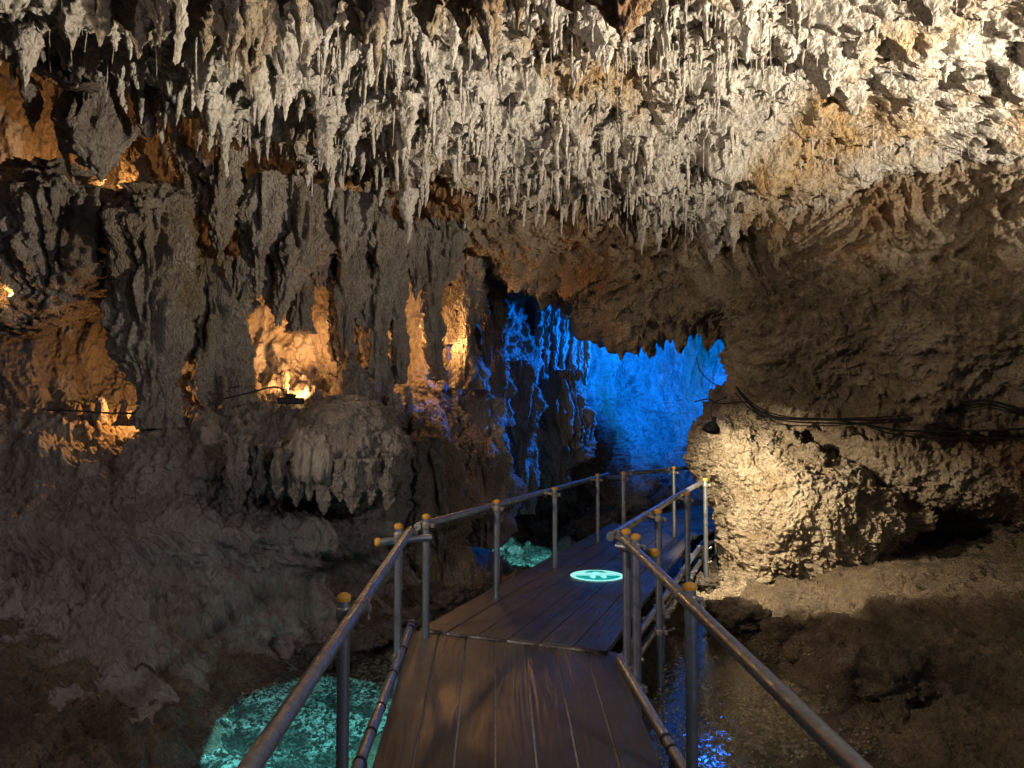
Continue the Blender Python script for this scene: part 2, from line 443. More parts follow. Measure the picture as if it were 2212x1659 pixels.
def ceil_disp(p):
    big = 0.17 * fbm(p / 1.5, 3) + 0.17 * rough_side(p) * np.maximum(-0.3, ridged(p / np.array([1.3, 0.75, 1.0]) + 4, 2)) + 0.08 * billow(p / 0.4, 2)
    k = rough_side(p)
    w = np.stack([perlin(p * 2.2), perlin(p * 2.2 + 30)], 1) * 0.10 + np.stack([perlin(p * 9), perlin(p * 9 + 30)], 1) * 0.022
    xy = p[:, :2] + w
    lk = 1 + 0.25 * sstep(0.5, -2.0, p[:, 0])
    c1 = cones(xy, 1.05, 1, 0.35, 0.62); c2 = cones(xy, 0.42, 11, 0.30, 0.55); c3 = cones(xy, 0.15, 21, 0.30, 0.6)
    dz = -(0.34 * lk * c1 * k + 0.26 * c2 * k * lk + 0.13 * c3 * k + big)
    fine = 0.030 * billow(p / 0.10, 2) + 0.017 * billow(p / 0.045, 1)
    out = np.zeros_like(p); out[:, 2] = dz
    out[:, 0] = 0.10 * perlin(p / 0.3 + 8) * k + fine; out[:, 1] = 0.06 * perlin(p / 0.3 + 88) * k - fine
    out[:, 2] -= fine
    return out
ceil_obj, CG = surface('cave_ceiling', rows, 720, 1250, ceil_disp, M_ceil, 'structure', keep=True)

# --- arch mass below the stalactites ------------------------------
T = [(640, 330, 8.4), (800, 370, 8.5), (930, 385, 8.8), (1050, 395, 9.0), (1180, 400, 9.1), (1290, 405, 9.1), (1380, 410, 9.2), (1450, 420, 9.1), (1540, 430, 9.0), (1600, 430, 8.9), (1680, 425, 8.8), (1760, 420, 8.6), (1850, 390, 8.3), (1950, 370, 8.1), (2080, 360, 7.8), (2300, 340, 7.2), (2700, 330, 6.4)]
E = [(740, 372, 10.0), (850, 405, 10.2), (945, 470, 10.4), (1055, 555, 10.6), (1180, 628, 10.8), (1290, 672, 10.8), (1365, 752, 10.6), (1440, 735, 10.4), (1530, 728, 10.0), (1590, 775, 9.6), (1612, 840, 9.3), (1680, 880, 9.0), (1770, 912, 8.8), (1900, 905, 8.6), (2050, 885, 8.3), (2280, 875, 7.7), (2700, 900, 6.9)]
def lerp3(a, b, t, bulge=0.0):
    r = [a[i] + (b[i] - a[i]) * t for i in range(3)]; r[2] -= bulge; return tuple(r)
arch = []
arch.append([(a[0], a[1] - 60, a[2] + 0.5) for a in T])
arch.append(T)
for t, bu in ((0.25, 0.10), (0.5, 0.25), (0.72, 0.38), (0.9, 0.30)):
    arch.append([lerp3(a, b, t, bu) for a, b in zip(T, E)])
arch.append(E)
Ew = [(e[0] + (-60 if i < 9 else 0), e[1] - 26, e[2] + 0.8) for i, e in enumerate(E)]
arch.append(Ew)
arch.append([(e[0] - (100 if i < 9 else 0), e[1] - 120, e[2] + 2.6) for i, e in enumerate(E)])
def arch_disp(p):
    d = d_rough(p, 1.6, 1.4)
    # hanging drip fringe towards the low edge
    xy = p[:, :2] + 0.06 * np.stack([perlin(p * 3), perlin(p * 3 + 9)], 1)
    c = cones(xy, 0.30, 41, 0.25, 0.5)
    return d, c
def arch_d(p):
    d, c = arch_disp(p)
    return d
def arch_extra(V, n):
    px, py, dd = to_px(V)
    xy = V[:, :2] + 0.05 * np.stack([perlin(V * 3), perlin(V * 3 + 9)], 1)
    c = 0.7 * cones(xy, 0.5, 41, 0.28, 0.6) + 0.6 * cones(xy + 3.3, 0.2, 51, 0.3, 0.6)
    m = sstep(9.4, 10.2, V[:, 1]) * sstep(1.2, 1.9, V[:, 0]) + 0.25
    V = V.copy(); V[:, 2] -= 0.34 * c * m
    return V
surface('hanging_rock_mass', arch, 420, 1000, arch_d, M_arch, 'structure', extra=arch_extra)

# --- left wall and its ledge -------------------------------------
wx = [-900, -350, 0, 200, 400, 600, 780, 920, 1020, 1100, 1200, 1290, 1380, 1500, 1640, 1900]
def wrow(py, ds): return [(x, py, d) for x, d in zip(wx, ds)]
def zrow(py, zs): return [(x, py, float(to_px(G(x, py, z)[None])[2][0])) for x, z in zip(wx, zs)]
wall = [
 wrow(60,   [7.6, 8.2, 8.6, 8.9, 9.3, 9.7, 10.1, 10.8, 11.6, 12.4, 13.6, 15.0, 16.4, 17.2, 17.0, 15]),
 wrow(330,  [7.6, 8.1, 8.6, 9.0, 9.3, 9.7, 10.1, 10.8, 11.6, 12.4, 13.6, 15.0, 16.6, 17.4, 17.0, 15]),
 wrow(560,  [7.2, 7.8, 8.3, 8.6, 9.0, 9.4, 9.9, 10.6, 11.5, 12.6, 14.0, 15.5, 17.0, 17.6, 17.2, 15]),
 wrow(760,  [7.0, 7.6, 8.1, 8.5, 8.8, 9.3, 9.7, 10.4, 11.4, 12.6, 14.0, 15.8, 17.2, 17.8, 17.2, 15]),
 wrow(865,  [6.8, 7.5, 8.0, 8.4, 7.9, 8.5, 9.4, 10.2, 11.2, 12.4, 13.6, 15.6, 17.0, 17.6, 17.0, 15]),
 wrow(905,  [6.4, 7.0, 7.5, 7.9, 7.4, 7.8, 8.7, 10.0, 11.0, 12.2, 13.2, 15.2, 16.8, 17.4, 16.8, 15]),
 wrow(945,  [6.2, 6.7, 7.1, 7.3, 7.1, 7.2, 7.9, 9.7, 10.8, 12.1, 13.0, 14.8, 16.4, 17.0, 16.6, 14.8]),
 wrow(1010, [6.0, 6.4, 6.8, 7.0, 6.9, 7.0, 7.5, 9.3, 10.6, 12.2, 13.2, 14.6, 16.0, 16.6, 16.4, 14.6]),
 wrow(1085, [5.8, 6.1, 6.4, 6.7, 6.9, 7.9, 8.4, 9.0, 10.8, 13.2, 14.2, 15.0, 15.6, 16.2, 16.0, 14.4]),
 wrow(1150, [5.5, 5.7, 6.0, 6.3, 6.6, 7.1, 7.9, 9.4, 12.0, 15.4, 15.8, 16, 15.2, 15.6, 15.6, 14.2]),
 zrow(1240, [.45,.42,.38,.34,.25,.12,-.08,-.3,-.45,-.58,-.66,-.7,-.7,-.7,-.7,-.7]),
 zrow(1340, [.25,.22,.18,.12,-.02,-.22,-.5,-.72,-.8,-.85,-.9,-.9,-.9,-.9,-.9,-.9]),
 zrow(1430, [.0,.0,-.02,-.08,-.2,-.55,-.8,-.9,-1,-1,-1,-1,-1,-1,-1,-1]),
 zrow(1530, [-.15,-.15,-.18,-.22,-.42,-.9,-1,-1,-1.1,-1.1,-1.1,-1.1,-1.1,-1.1,-1.1,-1.1]),
 zrow(1700, [-.32,-.32,-.34,-.38,-.66,-1.1,-1.2,-1.2,-1.2,-1.2,-1.2,-1.2,-1.2,-1.2,-1.2,-1.2]),
]
def wall_disp(p):
    px, py, dd = to_px(p)
    a = d_flow(p, 1.0, 1.1); b = d_rough(p, 0.9, 1.2)
    m = sstep(1060, 1220, py)
    sh = p.copy(); sh[:, 0] += 0.9 * p[:, 2]; sh[:, 2] *= 0.45; b = 0.22 * fbm(p / 1.0, 2) + 0.13 * billow(sh / 0.42, 3) + 0.06 * ridged(sh / 0.16, 2) + 0.030 * billow(sh / 0.075 + 3, 2) + 0.014 * billow(p / 0.05, 1)
    far = sstep(11, 14, dd)
    return (a * (1 - m) + b * m) * (1 + 0.5 * far) * (1 - 0.35 * sstep(1300, 1420, py))
surface('cave_wall', wall, 780, 1150, wall_disp, M_wall, 'structure')

# back roof of the blue chamber
surface('chamber_roof', [[(900, 300, 11.2), (1200, 350, 12), (1500, 380, 13), (1900, 420, 14)], [(900, 360, 12), (1200, 430, 14), (1500, 470, 15), (1900, 480, 16)], [(900, 430, 14), (1200, 520, 17.5), (1500, 540, 18.5), (1900, 560, 18.5)]], 120, 200, lambda p: d_rough(p, 1, 1), M_wall, 'structure')

# --- right recess wall below the overhang --------------------------
rec = []
rx = [1560, 1700, 1850, 2000, 2150, 2350, 2700]
for py, dd in ((840, [10.6, 10.0, 9.6, 9.3, 9.0, 8.4, 7.6]), (930, [10.8, 10.0, 9.5, 9.2, 8.9, 8.4, 7.6]), (1020, [11.0, 10.2, 9.7, 9.3, 9.0, 8.6, 7.8]), (1085, [11.2, 10.6, 10.1, 9.7, 9.3, 8.9, 8.2]), (1130, [11.6, 11.2, 10.9, 10.8, 10.6, 10, 9]), (1240, [11.6, 11.4, 11.2, 11.0, 10.6, 10, 9]), (1400, [11.6, 11.4, 11.2, 11, 10.6, 10, 9])):
    rec.append([(x, py, d) for x, d in zip(rx, dd)])
surface('recess_wall', rec, 260, 420, lambda p: d_rough(p, 0.8, 1.1), M_arch, 'structure')

# --- cavern floor / stream bed -------------------------------------
WZ = -0.55
def bank_right(y): return 2.0 + 0.07 * (y - 5.0) + 0.12 * np.sin(y * 1.7)
def bank_left(y): return np.interp(y, [1, 4.6, 6.6, 8.0, 10.0, 12.0, 14, 18], [-1.7, -1.85, -2.0, -1.3, -0.75, -0.35, 0.5, 1.5])
def floor_z(x, y):
    z = np.full_like(x, WZ - 0.05)
    p = np.stack([x, y, 0 * x], 1)
    wob = 0.25 * perlin(p / 0.8) + 0.10 * perlin(p / 0.3 + 4)
    dr = x - bank_right(y) + wob
    z += np.where(dr > 0, 0.12 * sstep(0, 0.6, dr) + 0.055 * np.clip(dr, 0, 5) , 0)
    # ledges
    z += (0.11 * sstep(0.5, 0.62, dr + 0.5 * perlin(p / 1.1 + 9)) + 0.10 * sstep(1.3, 1.42, dr + 0.6 * perlin(p / 0.9 + 19))) * (dr > 0.1)
    dl = bank_left(y) - x + wob
    z += np.where(dl > 0, 0.15 * sstep(0, 0.4, dl) + 0.35 * np.clip(dl, 0, 3), 0)
    bar = fbm(p / 1.3 + 5, 2)
    z += 0.055 * bar + 0.02 * fbm(p / 0.35 + 2, 2)
    land = sstep(-0.1, 0.5, np.maximum(dr, dl))
    z += 0.10 * sstep(0.0, 0.4, dl) * billow(p / 0.4 + 11, 3)
    z += 0.055 * land * billow(p / 0.5, 2) + (0.02 + 0.012 * land) * billow(p / 0.13 + 3, 2) * land + 0.020 * billow(p / 0.045, 1) + 0.012 * billow(p / 0.1, 1) + 0.018 * land * ridged(p / 0.25 + 8, 2)
    pit = np.hypot((x - 3.0) / 0.65, (y - 5.3) / 0.45); z -= 0.06 * np.clip(1.2 - pit, 0, 1)
    return z
nr, na = 900, 900
rr = 2.2 * (22.0 / 2.2) ** np.linspace(0, 1, nr); aa = np.radians(np.linspace(-48, 52, na))
Rg, Ag = np.meshgrid(rr, aa, indexing='ij')
X = (Rg * np.sin(Ag)).ravel(); Y = (Rg * np.cos(Ag)).ravel()
FV = np.stack([X, Y, floor_z(X, Y)], 1)
fo = bpy.data.objects.new('ground', np_mesh('ground', FV, grid_faces(nr, na), M_bed)); link(fo); fo['kind'] = 'structure'
if fo.data.polygons[0].normal.z < 0: fo.data.flip_normals()
# coarse floor behind and under the camera
mb = MB(); mb.add([(-14, -4, WZ - 0.25), (14, -4, WZ - 0.25), (14, 24, WZ - 0.25), (-14, 24, WZ - 0.25)], [(0, 1, 2, 3)]); o = mb.build('bedrock', M_bank); o['kind'] = 'structure'
mb = MB(); mb.add([(-6, -2, WZ), (5.5, -2, WZ), (5.5, 20, WZ), (-6, 20, WZ)], [(0, 1, 2, 3)]); o = mb.build('stream_water', M_water); o['kind'] = 'structure'

# --- lamp-lit outcrop on the right ----------------------------------
oc = [
 [(1530, 850, 10.6), (1570, 830, 10.5), (1610, 830, 10.5), (1660, 880, 10.4), (1740, 930, 10.3), (1840, 985, 10.2), (1930, 1020, 10.1), (2000, 1060, 10.0)],
 [(1496, 905, 10.0), (1555, 868, 9.9), (1605, 865, 9.9), (1665, 915, 9.8), (1745, 965, 9.7), (1840, 1015, 9.6), (1930, 1055, 9.6), (2010, 1110, 9.7)],
 [(1484, 965, 10.0), (1540, 930, 9.35), (1610, 935, 9.2), (1680, 970, 9.2), (1760, 1010, 9.15), (1850, 1050, 9.1), (1930, 1090, 9.2), (2010, 1135, 9.6)],
 [(1492, 1010, 10.0), (1550, 1010, 9.25), (1620, 1015, 9.05), (1700, 1040, 9.0), (1780, 1070, 8.9), (1850, 1095, 8.9), (1930, 1125, 9.0), (1995, 1160, 9.5)],
 [(1535, 1075, 10.0), (1585, 1080, 9.3), (1640, 1090, 9.05), (1710, 1110, 8.9), (1780, 1130, 8.8), (1850, 1150, 8.9), (1915, 1165, 9.1), (1960, 1190, 9.6)],
 [(1556, 1150, 9.9), (1600, 1160, 9.2), (1650, 1165, 8.95), (1710, 1180, 8.8), (1770, 1195, 8.85), (1830, 1205, 9.1), (1880, 1215, 9.4), (1930, 1225, 9.9)],
 [(1535, 1235, 9.6), (1580, 1245, 9.0), (1640, 1245, 8.8), (1700, 1245, 8.9), (1760, 1245, 9.0), (1810, 1245, 9.3), (1860, 1248, 9.6), (1920, 1250, 10)],
 [(1500, 1290, 9.0), (1560, 1310, 8.7), (1620, 1310, 8.6), (1690, 1290, 8.9), (1750, 1275, 9.2), (1810, 1270, 9.4), (1860, 1270, 9.7), (1920, 1270, 10.2)],
 [(1490, 1380, 9.2), (1550, 1390, 8.9), (1620, 1380, 8.9), (1690, 1340, 9.2), (1750, 1320, 9.4), (1810, 1300, 9.6), (1860, 1290, 10), (1920, 1290, 10.4)],
]
surface('rock_outcrop', oc, 420, 440, lambda p: d_strata(p, 0.75, 1.1), M_boul, None)
tag(bpy.data.objects['rock_outcrop'], 'cream coloured rock outcrop lit by the bell shaped lamp beside the walkway', 'rock')

# ------------------------------------------------------------------ lofted formations
def loft(name, label, cat, pts, d, mat=M_form, style='flow', amp=1.0, group=None, depth=1.0, both=False, res=0.02):
    pts = np.array([(p[0], p[1], p[2], p[3] if len(p) > 3 else d) for p in pts], float)
    W = P(pts[:, 0], pts[:, 1], pts[:, 3]); R = pts[:, 2] / 2 / F * pts[:, 3]
    A = np.concatenate([W, R[:, None]], 1)
    length = np.sum(np.linalg.norm(np.diff(W, axis=0), axis=1))
    nL = int(max(14, length / res)); nA = int(min(220, max(14, 2 * math.pi * R.max() / res)))
    A = catmull(A, nL, 0)
    A[:, 3] = np.maximum(A[:, 3], 0.004)
    th = np.linspace(0, 2 * math.pi, nA, endpoint=False)
    V = np.zeros((nL, nA, 3)); 
    V[..., 0] = A[:, None, 0] + A[:, None, 3] * np.cos(th)
    V[..., 1] = A[:, None, 1] + A[:, None, 3] * np.sin(th) * depth
    V[..., 2] = A[:, None, 2]
    nn = np.zeros_like(V); nn[..., 0] = np.cos(th); nn[..., 1] = np.sin(th)
    f = V.reshape(-1, 3)
    Rr = np.repeat(A[:, 3], nA)
    k = np.clip(Rr / 0.28, 0.03, 1.0) * amp
    z = np.array([1, 1, 0.16]); z2 = np.array([1, 1, 0.35])
    if style == 'flow':
        d1 = 0.30 * fbm(f / 0.5, 2) * 0.45 + 0.13 * billow(f * z / 0.20, 2)
        d1 = d1 + 0.05 * billow(f * z / 0.10 + 7, 2)
        d2 = 0.040 * billow(f * z2 / 0.07, 2) + 0.024 * billow(f / 0.05, 1)
    else:
        d1 = 0.20 * fbm(f / 0.35, 3) + 0.06 * billow(f / 0.2, 2)
        d2 = 0.03 * billow(f / 0.09, 2) + 0.015 * billow(f / 0.045, 1)
    dd = d1 * k + d2 * np.clip(Rr / 0.08, 0.15, 1)
    dd = np.maximum(dd, -0.75 * Rr)
    f = f + nn.reshape(-1, 3) * dd[:, None]
    f[:, 2] += 0.02 * perlin(f / 0.15) * np.clip(Rr / 0.1, 0, 1)
    Fq = grid_faces(nL, nA, wrap=True)
    # close ends with a centre vertex (degenerate quads)
    a = len(f); f = np.concatenate([f, A[:1, :3], A[-1:, :3]])
    i = np.arange(nA); j = (i + 1) % nA
    c1 = np.stack([j, i, np.full(nA, a), np.full(nA, a)], 1); 
    tri1 = np.stack([j, i, np.full(nA, a)], 1); tri2 = np.stack([(nL - 1) * nA + i, (nL - 1) * nA + j, np.full(nA, a + 1)], 1)
    org = np.array([A[0, 0], A[0, 1], A[-1, 2]])
    f = f - org
    me = bpy.data.meshes.new(name)
    nq, nt_ = len(Fq), 2 * nA
    me.vertices.add(len(f)); me.vertices.foreach_set('co', f.astype(np.float32).ravel())
    loops = np.concatenate([Fq.ravel(), tri1.ravel(), tri2.ravel()]).astype(np.int32)
    me.loops.add(len(loops)); me.loops.foreach_set('vertex_index', loops)
    me.polygons.add(nq + nt_)
    st = np.concatenate([np.arange(nq) * 4, nq * 4 + np.arange(nt_) * 3]).astype(np.int32)
    me.polygons.foreach_set('loop_start', st)
    me.polygons.foreach_set('loop_total', np.concatenate([np.full(nq, 4), np.full(nt_, 3)]).astype(np.int32))
    me.polygons.foreach_set('use_smooth', np.ones(nq + nt_, bool))
    me.update(calc_edges=True); me.validate()
    # make outward
    me.materials.append(mat)
    if me.polygons[(nL // 2) * nA].normal.dot(Vector(nn[nL // 2, 0])) < 0: me.flip_normals()
    o = bpy.data.objects.new(name, me); o.location = org
    link(o)
    tag(o, label, cat, group)
    return o

exec_forms = True
# hanging lobes, columns and mounds of the left wall: (px, py, width[, depth])
loft('stalactite', 'broad grey hanging lobe at upper left in front of the lit hollow', 'stalactite', [(180, 110, 90), (188, 190, 112), (190, 260, 115), (197, 320, 95), (212, 362, 45), (218, 392, 6)], 7.0)
loft('rock_ridge', 'smooth grey rock ridge slanting across the top left corner', 'rock', [(-60, 40, 120, 6.4), (0, 90, 130), (60, 120, 130), (120, 160, 110), (190, 190, 70)], 6.6, style='rough', amp=0.7)
loft('stalactite', 'stubby stalactite left of the broad grey lobe', 'stalactite', [(60, 170, 50), (66, 220, 44), (70, 262, 24), (72, 285, 5)], 7.0)
loft('stalactite', 'thin stalactite curving down the left side of the broad lobe', 'stalactite', [(130, 210, 36), (135, 260, 30), (142, 330, 14), (160, 400, 8), (168, 425, 4)], 7.2)
loft('stalactite', 'short pointed stalactite between the broad lobe and the dark hollow', 'stalactite', [(370, 150, 80), (372, 205, 62), (375, 255, 36), (376, 292, 5)], 6.9)
loft('stalactite', 'ragged knobbly stalactite beside the orange column', 'stalactite', [(300, 190, 60), (305, 240, 44), (318, 285, 24), (322, 300, 6)], 7.0, style='rough')
loft('limestone_column', 'orange lit column right of the broad grey lobe', 'column', [(290, 250, 34), (284, 300, 44), (290, 360, 60), (300, 420, 70), (310, 480, 60), (318, 520, 40)], 8.1)
loft('stalactite', 'leaf shaped hanging formation with one orange lit edge', 'stalactite', [(388, 290, 24), (400, 350, 60), (425, 405, 88), (420, 450, 60), (402, 490, 8)], 7.7)
loft('stalactite', 'long tapering stalactite in the middle of the upper left wall', 'stalactite', [(500, 330, 60), (485, 390, 84), (478, 450, 76), (475, 510, 46), (474, 575, 5)], 7.6)
loft('stalactite', 'carrot shaped grey stalactite beside the long tapering one', 'stalactite', [(575, 380, 76), (565, 450, 84), (560, 520, 74), (558, 580, 46), (558, 645, 5)], 7.7)
loft('stalactite', 'small reddish stalactite inside the dark hollow', 'stalactite', [(468, 270, 22), (472, 310, 18), (476, 345, 4)], 7.9)
loft('limestone_column', 'massive olive brown flowstone bulge on the far left wall', 'flowstone', [(90, 360, 140, 7.9), (120, 420, 260), (130, 500, 300), (130, 580, 260), (90, 660, 170), (60, 730, 90, 7.9)], 7.5, depth=0.7)
loft('limestone_column', 'thick grey column standing on the ledge left of the lit niche', 'column', [(350, 400, 130, 7.8), (335, 480, 170), (322, 580, 180), (315, 660, 150), (318, 740, 130), (330, 820, 100), (343, 880, 88), (348, 925, 100)], 7.3, depth=0.8)
loft('limestone_column', 'dark ribbed curtain column right of the narrow lit niche', 'column', [(440, 560, 60), (448, 640, 110), (458, 720, 140), (466, 790, 146), (470, 850, 150), (475, 900, 150)], 7.9, depth=0.7)
loft('limestone_column', 'slender grey column above the narrow lit niche', 'column', [(405, 470, 30), (412, 540, 36), (410, 620, 26), (402, 700, 16), (398, 740, 5)], 7.6)
loft('stalactite', 'wide pleated stalactite above the brightest niche', 'stalactite', [(640, 400, 100), (645, 470, 120), (640, 540, 110), (615, 610, 60), (600, 680, 18), (598, 705, 4)], 8.1)
loft('stalactite', 'grey pointed lobe high on the middle of the left wall', 'stalactite', [(745, 420, 90), (742, 470, 90), (742, 520, 62), (745, 570, 5)], 8.3)
loft('stalactite', 'pair-topped lobe near the centre of the left wall', 'stalactite', [(810, 430, 90), (815, 490, 76), (820, 540, 44), (822, 575, 5)], 8.8)
loft('limestone_column', 'grey column left of the slit shaped lit niche', 'column', [(655, 540, 80), (652, 600, 62), (650, 660, 54), (652, 720, 60)], 8.7)
loft('limestone_column', 'slim column right of the slit shaped lit niche', 'column', [(728, 540, 70), (724, 600, 44), (720, 660, 30), (718, 720, 26), (722, 780, 30)], 8.9)
loft('limestone_column', 'brown fluted column with warm light on its front', 'column', [(775, 560, 60), (775, 620, 74), (778, 680, 70), (775, 740, 50), (770, 790, 30)], 9.3)
loft('limestone_column', 'dark column left of the bright almond shaped niche', 'column', [(845, 520, 60), (850, 580, 52), (856, 640, 44), (856, 700, 40), (862, 770, 40), (866, 830, 30)], 9.2)
loft('limestone_column', 'dark column right of the bright almond shaped niche', 'column', [(915, 500, 90), (924, 580, 56), (932, 640, 50), (935, 710, 48), (942, 770, 44), (950, 820, 50)], 9.5)
loft('limestone_column', 'broad grey fluted column closing the right side of the bright niche', 'column', [(748, 500, 110), (745, 580, 96), (738, 660, 60), (742, 730, 50), (752, 800, 70), (756, 870, 90)], 8.8, depth=0.8)
loft('limestone_column', 'shadowed brown column left of the almond shaped niche pair', 'column', [(822, 500, 100), (818, 580, 90), (815, 660, 76), (812, 730, 66), (815, 800, 76), (822, 880, 90)], 9.1, depth=0.8)
loft('limestone_column', 'narrow grey column at the left edge of the bright niche', 'column', [(520, 560, 90), (516, 640, 66), (512, 710, 46), (514, 780, 40), (518, 850, 50)], 8.3, depth=0.8)
loft('stalactite', 'fat pleated lobe hanging right over the bright niche wall', 'stalactite', [(585, 500, 120), (590, 570, 104), (600, 630, 66), (604, 680, 24), (605, 705, 4)], 8.3)
loft('stalactite', 'drooping brown lobe hanging over the slit shaped niche', 'stalactite', [(690, 470, 120), (690, 540, 90), (690, 590, 46), (689, 628, 5)], 8.6)
loft('stalactite', 'stone icicle cluster hanging beside the blue tinted columns', 'stalactite', [(965, 480, 110), (962, 540, 84), (956, 600, 40), (952, 645, 5)], 9.7)
loft('stalactite', 'two-pronged stalactite over the almond shaped niche', 'stalactite', [(895, 480, 70), (893, 540, 50), (896, 600, 30), (898, 650, 4)], 9.3)
loft('limestone_column', 'lit cream column in the niche nearest the blue curtains', 'column', [(985, 620, 60), (980, 670, 50), (972, 715, 50), (962, 745, 60)], 10.6)
loft('limestone_column', 'rough column at the edge of the blue light', 'column', [(1000, 560, 80), (1008, 620, 64), (1012, 700, 40), (1008, 780, 50), (1010, 840, 70)], 10.3)
loft('stone_curtain', 'tall narrow stone curtain tinted orange and blue', 'stone curtain', [(1043, 585, 22), (1046, 650, 24), (1050, 740, 22), (1052, 830, 26), (1048, 900, 40)], 10.9)
loft('stone_curtain', 'blue lit stone curtain just right of the orange and blue one', 'stone curtain', [(1075, 600, 40), (1074, 680, 34), (1076, 760, 30), (1078, 840, 50), (1075, 920, 70)], 11.4)
for k, (x, y0, y1, w) in enumerate([(1165, 680, 800, 22), (1182, 670, 830, 20), (1200, 672, 840, 24), (1218, 676, 850, 20), (1236, 680, 822, 22), (1256, 690, 800, 16), (1270, 695, 812, 18)]):
    loft('stone_curtain', ['leftmost', 'second from left', 'third from left', 'middle', 'third from right', 'second from right', 'rightmost'][k] + ' of the bright blue fluted curtains under the arch', 'stone curtain',
         [(x, y0 - 40, w * 1.3), (x, y0, w), (x - 2, (y0 + y1) / 2, w * 0.8), (x - 4, y1 - 20, w * 0.9), (x - 8, y1 + 20, w * 0.5)], 13.2 + 0.08 * k, mat=M_ceil, group='blue lit stone curtains')
loft('flowstone', 'rounded blue grey flowstone hump below the blue curtains', 'flowstone', [(1215, 800, 60), (1215, 850, 90), (1222, 900, 120), (1225, 950, 110), (1210, 1000, 80), (1200, 1050, 50)], 12.9, depth=0.8)
loft('flowstone', 'dark knobbly flowstone mass left of the rounded hump', 'flowstone', [(1120, 780, 50), (1125, 850, 70), (1130, 930, 60), (1135, 1010, 50), (1140, 1075, 50), (1140, 1110, 40)], 12.2, depth=0.8)
loft('limestone_column', 'pale blue grey pillar rising from the stream behind the corner posts', 'column', [(905, 890, 60, 9.2), (925, 960, 90, 9.0), (940, 1030, 110), (950, 1090, 100), (948, 1150, 96), (958, 1200, 120), (962, 1260, 130)], 9.0, depth=0.8)
loft('limestone_column', 'dark fluted pillar behind the middle handrail posts', 'column', [(1050, 860, 80, 11), (1052, 950, 90), (1050, 1040, 100), (1060, 1110, 90), (1050, 1180, 60)], 10.6, depth=0.8)
loft('flowstone', 'smooth domed flowstone mound on the ledge beside the bright niche', 'flowstone', [(745, 852, 30, 8.0), (746, 862, 100, 7.9), (750, 885, 165, 7.75), (756, 925, 212, 7.6), (760, 975, 238, 7.5), (765, 1030, 226, 7.5), (770, 1070, 160, 7.6), (770, 1100, 90, 7.8)], 7.6, mat=M_form, depth=0.9, amp=0.55)
under = [(512, 980, 1110, 40, 6.7), (556, 1000, 1075, 34, 6.9), (600, 1010, 1080, 30, 6.9), (640, 1010, 1095, 36, 7.0), (668, 1010, 1082, 26, 7.0), (700, 1020, 1112, 30, 7.0), (735, 1030, 1085, 28, 7.0), (762, 1030, 1110, 34, 7.0), (800, 1030, 1092, 30, 7.1), (838, 1020, 1105, 38, 7.2), (868, 1000, 1075, 28, 7.5)]
for k, (x, y0, y1, w, d) in enumerate(under):
    o_ = ['leftmost', 'second', 'third', 'fourth', 'fifth', 'sixth', 'seventh', 'eighth', 'ninth', 'tenth', 'rightmost'][k]
    loft('stalactite', f'{o_} fluted drip from the left under the flowstone mounds' if 0 < k < 10 else f'{o_} fluted drip under the flowstone mounds', 'stalactite', [(x + 4, y0 - 40, w * 1.6), (x, y0, w * 1.3), (x, (y0 + y1) / 2, w), (x, y1 - 15, w * 0.55), (x, y1, 4)], d, group='fluted drips under the flowstone mounds')
for x, y0, y1, w, d, lab in [(483, 812, 872, 13, 7.6, 'thin upright stalagmite in front of the narrow lit niche'), (265, 862, 900, 20, 7.4, 'squat stalagmite beside the lowest left glow'), (216, 858, 898, 22, 7.6, 'rounded stalagmite on the ledge left of the glow'), (188, 880, 905, 16, 7.6, 'low stump on the far left of the ledge'), (686, 838, 872, 12, 8.0, 'dark little stalagmite beside the black floodlight'), (618, 800, 850, 14, 8.6, 'narrow stalagmite left of the bright niche wall'), (847, 850, 905, 34, 8.9, 'grey conical stalagmite right of the domed mound'), (880, 835, 920, 26, 9.1, 'tall grey stalagmite right of the conical one'), (770, 800, 850, 50, 8.6, 'round topped stalagmite glowing orange behind the mound'), (812, 905, 950, 14, 7.5, 'tiny stalagmite on the right shoulder of the domed mound')]:
    loft('stalagmite', lab, 'stalagmite', [(x, y0, w * 0.3), (x, y0 + 4, w * 0.8), (x + 1, (y0 + y1) / 2, w), (x, y1, w * 1.2), (x, y1 + 20, w * 1.6)], d)
bpy.data.objects['stalagmite'].location.x += 0

# dark stalactites close overhead
near = [(215, -90, 84, 46, 3.3, 'narrow dark'), (300, -90, 110, 70, 3.4, 'broad dark'), (345, -90, 86, 34, 3.2, 'thin dark'), (440, -90, 118, 46, 3.5, 'curved dark'), (497, -90, 150, 50, 3.2, 'long shadowed'), (540, -90, 190, 90, 3.3, 'thickest shadowed'), (590, -90, 96, 50, 3.4, 'blunt shadowed'), (648, -90, 120, 26, 3.1, 'slim shadowed'), (700, -90, 60, 50, 3.3, 'short shadowed'), (790, -90, 105, 76, 3.3, 'wide tapering'), (812, -90, 180, 22, 3.3, 'pencil thin'), (870, -90, 110, 24, 3.1, 'straight thin'), (930, -90, 76, 60, 3.4, 'stocky'), (1010, -90, 90, 70, 3.3, 'smooth round'), (1058, -90, 150, 46, 3.2, 'double tipped'), (1118, -90, 48, 26, 3.1, 'small black'), (1240, -90, 26, 60, 3.0, 'barely showing black'), (1345, -90, 76, 108, 3.0, 'large rounded black')]
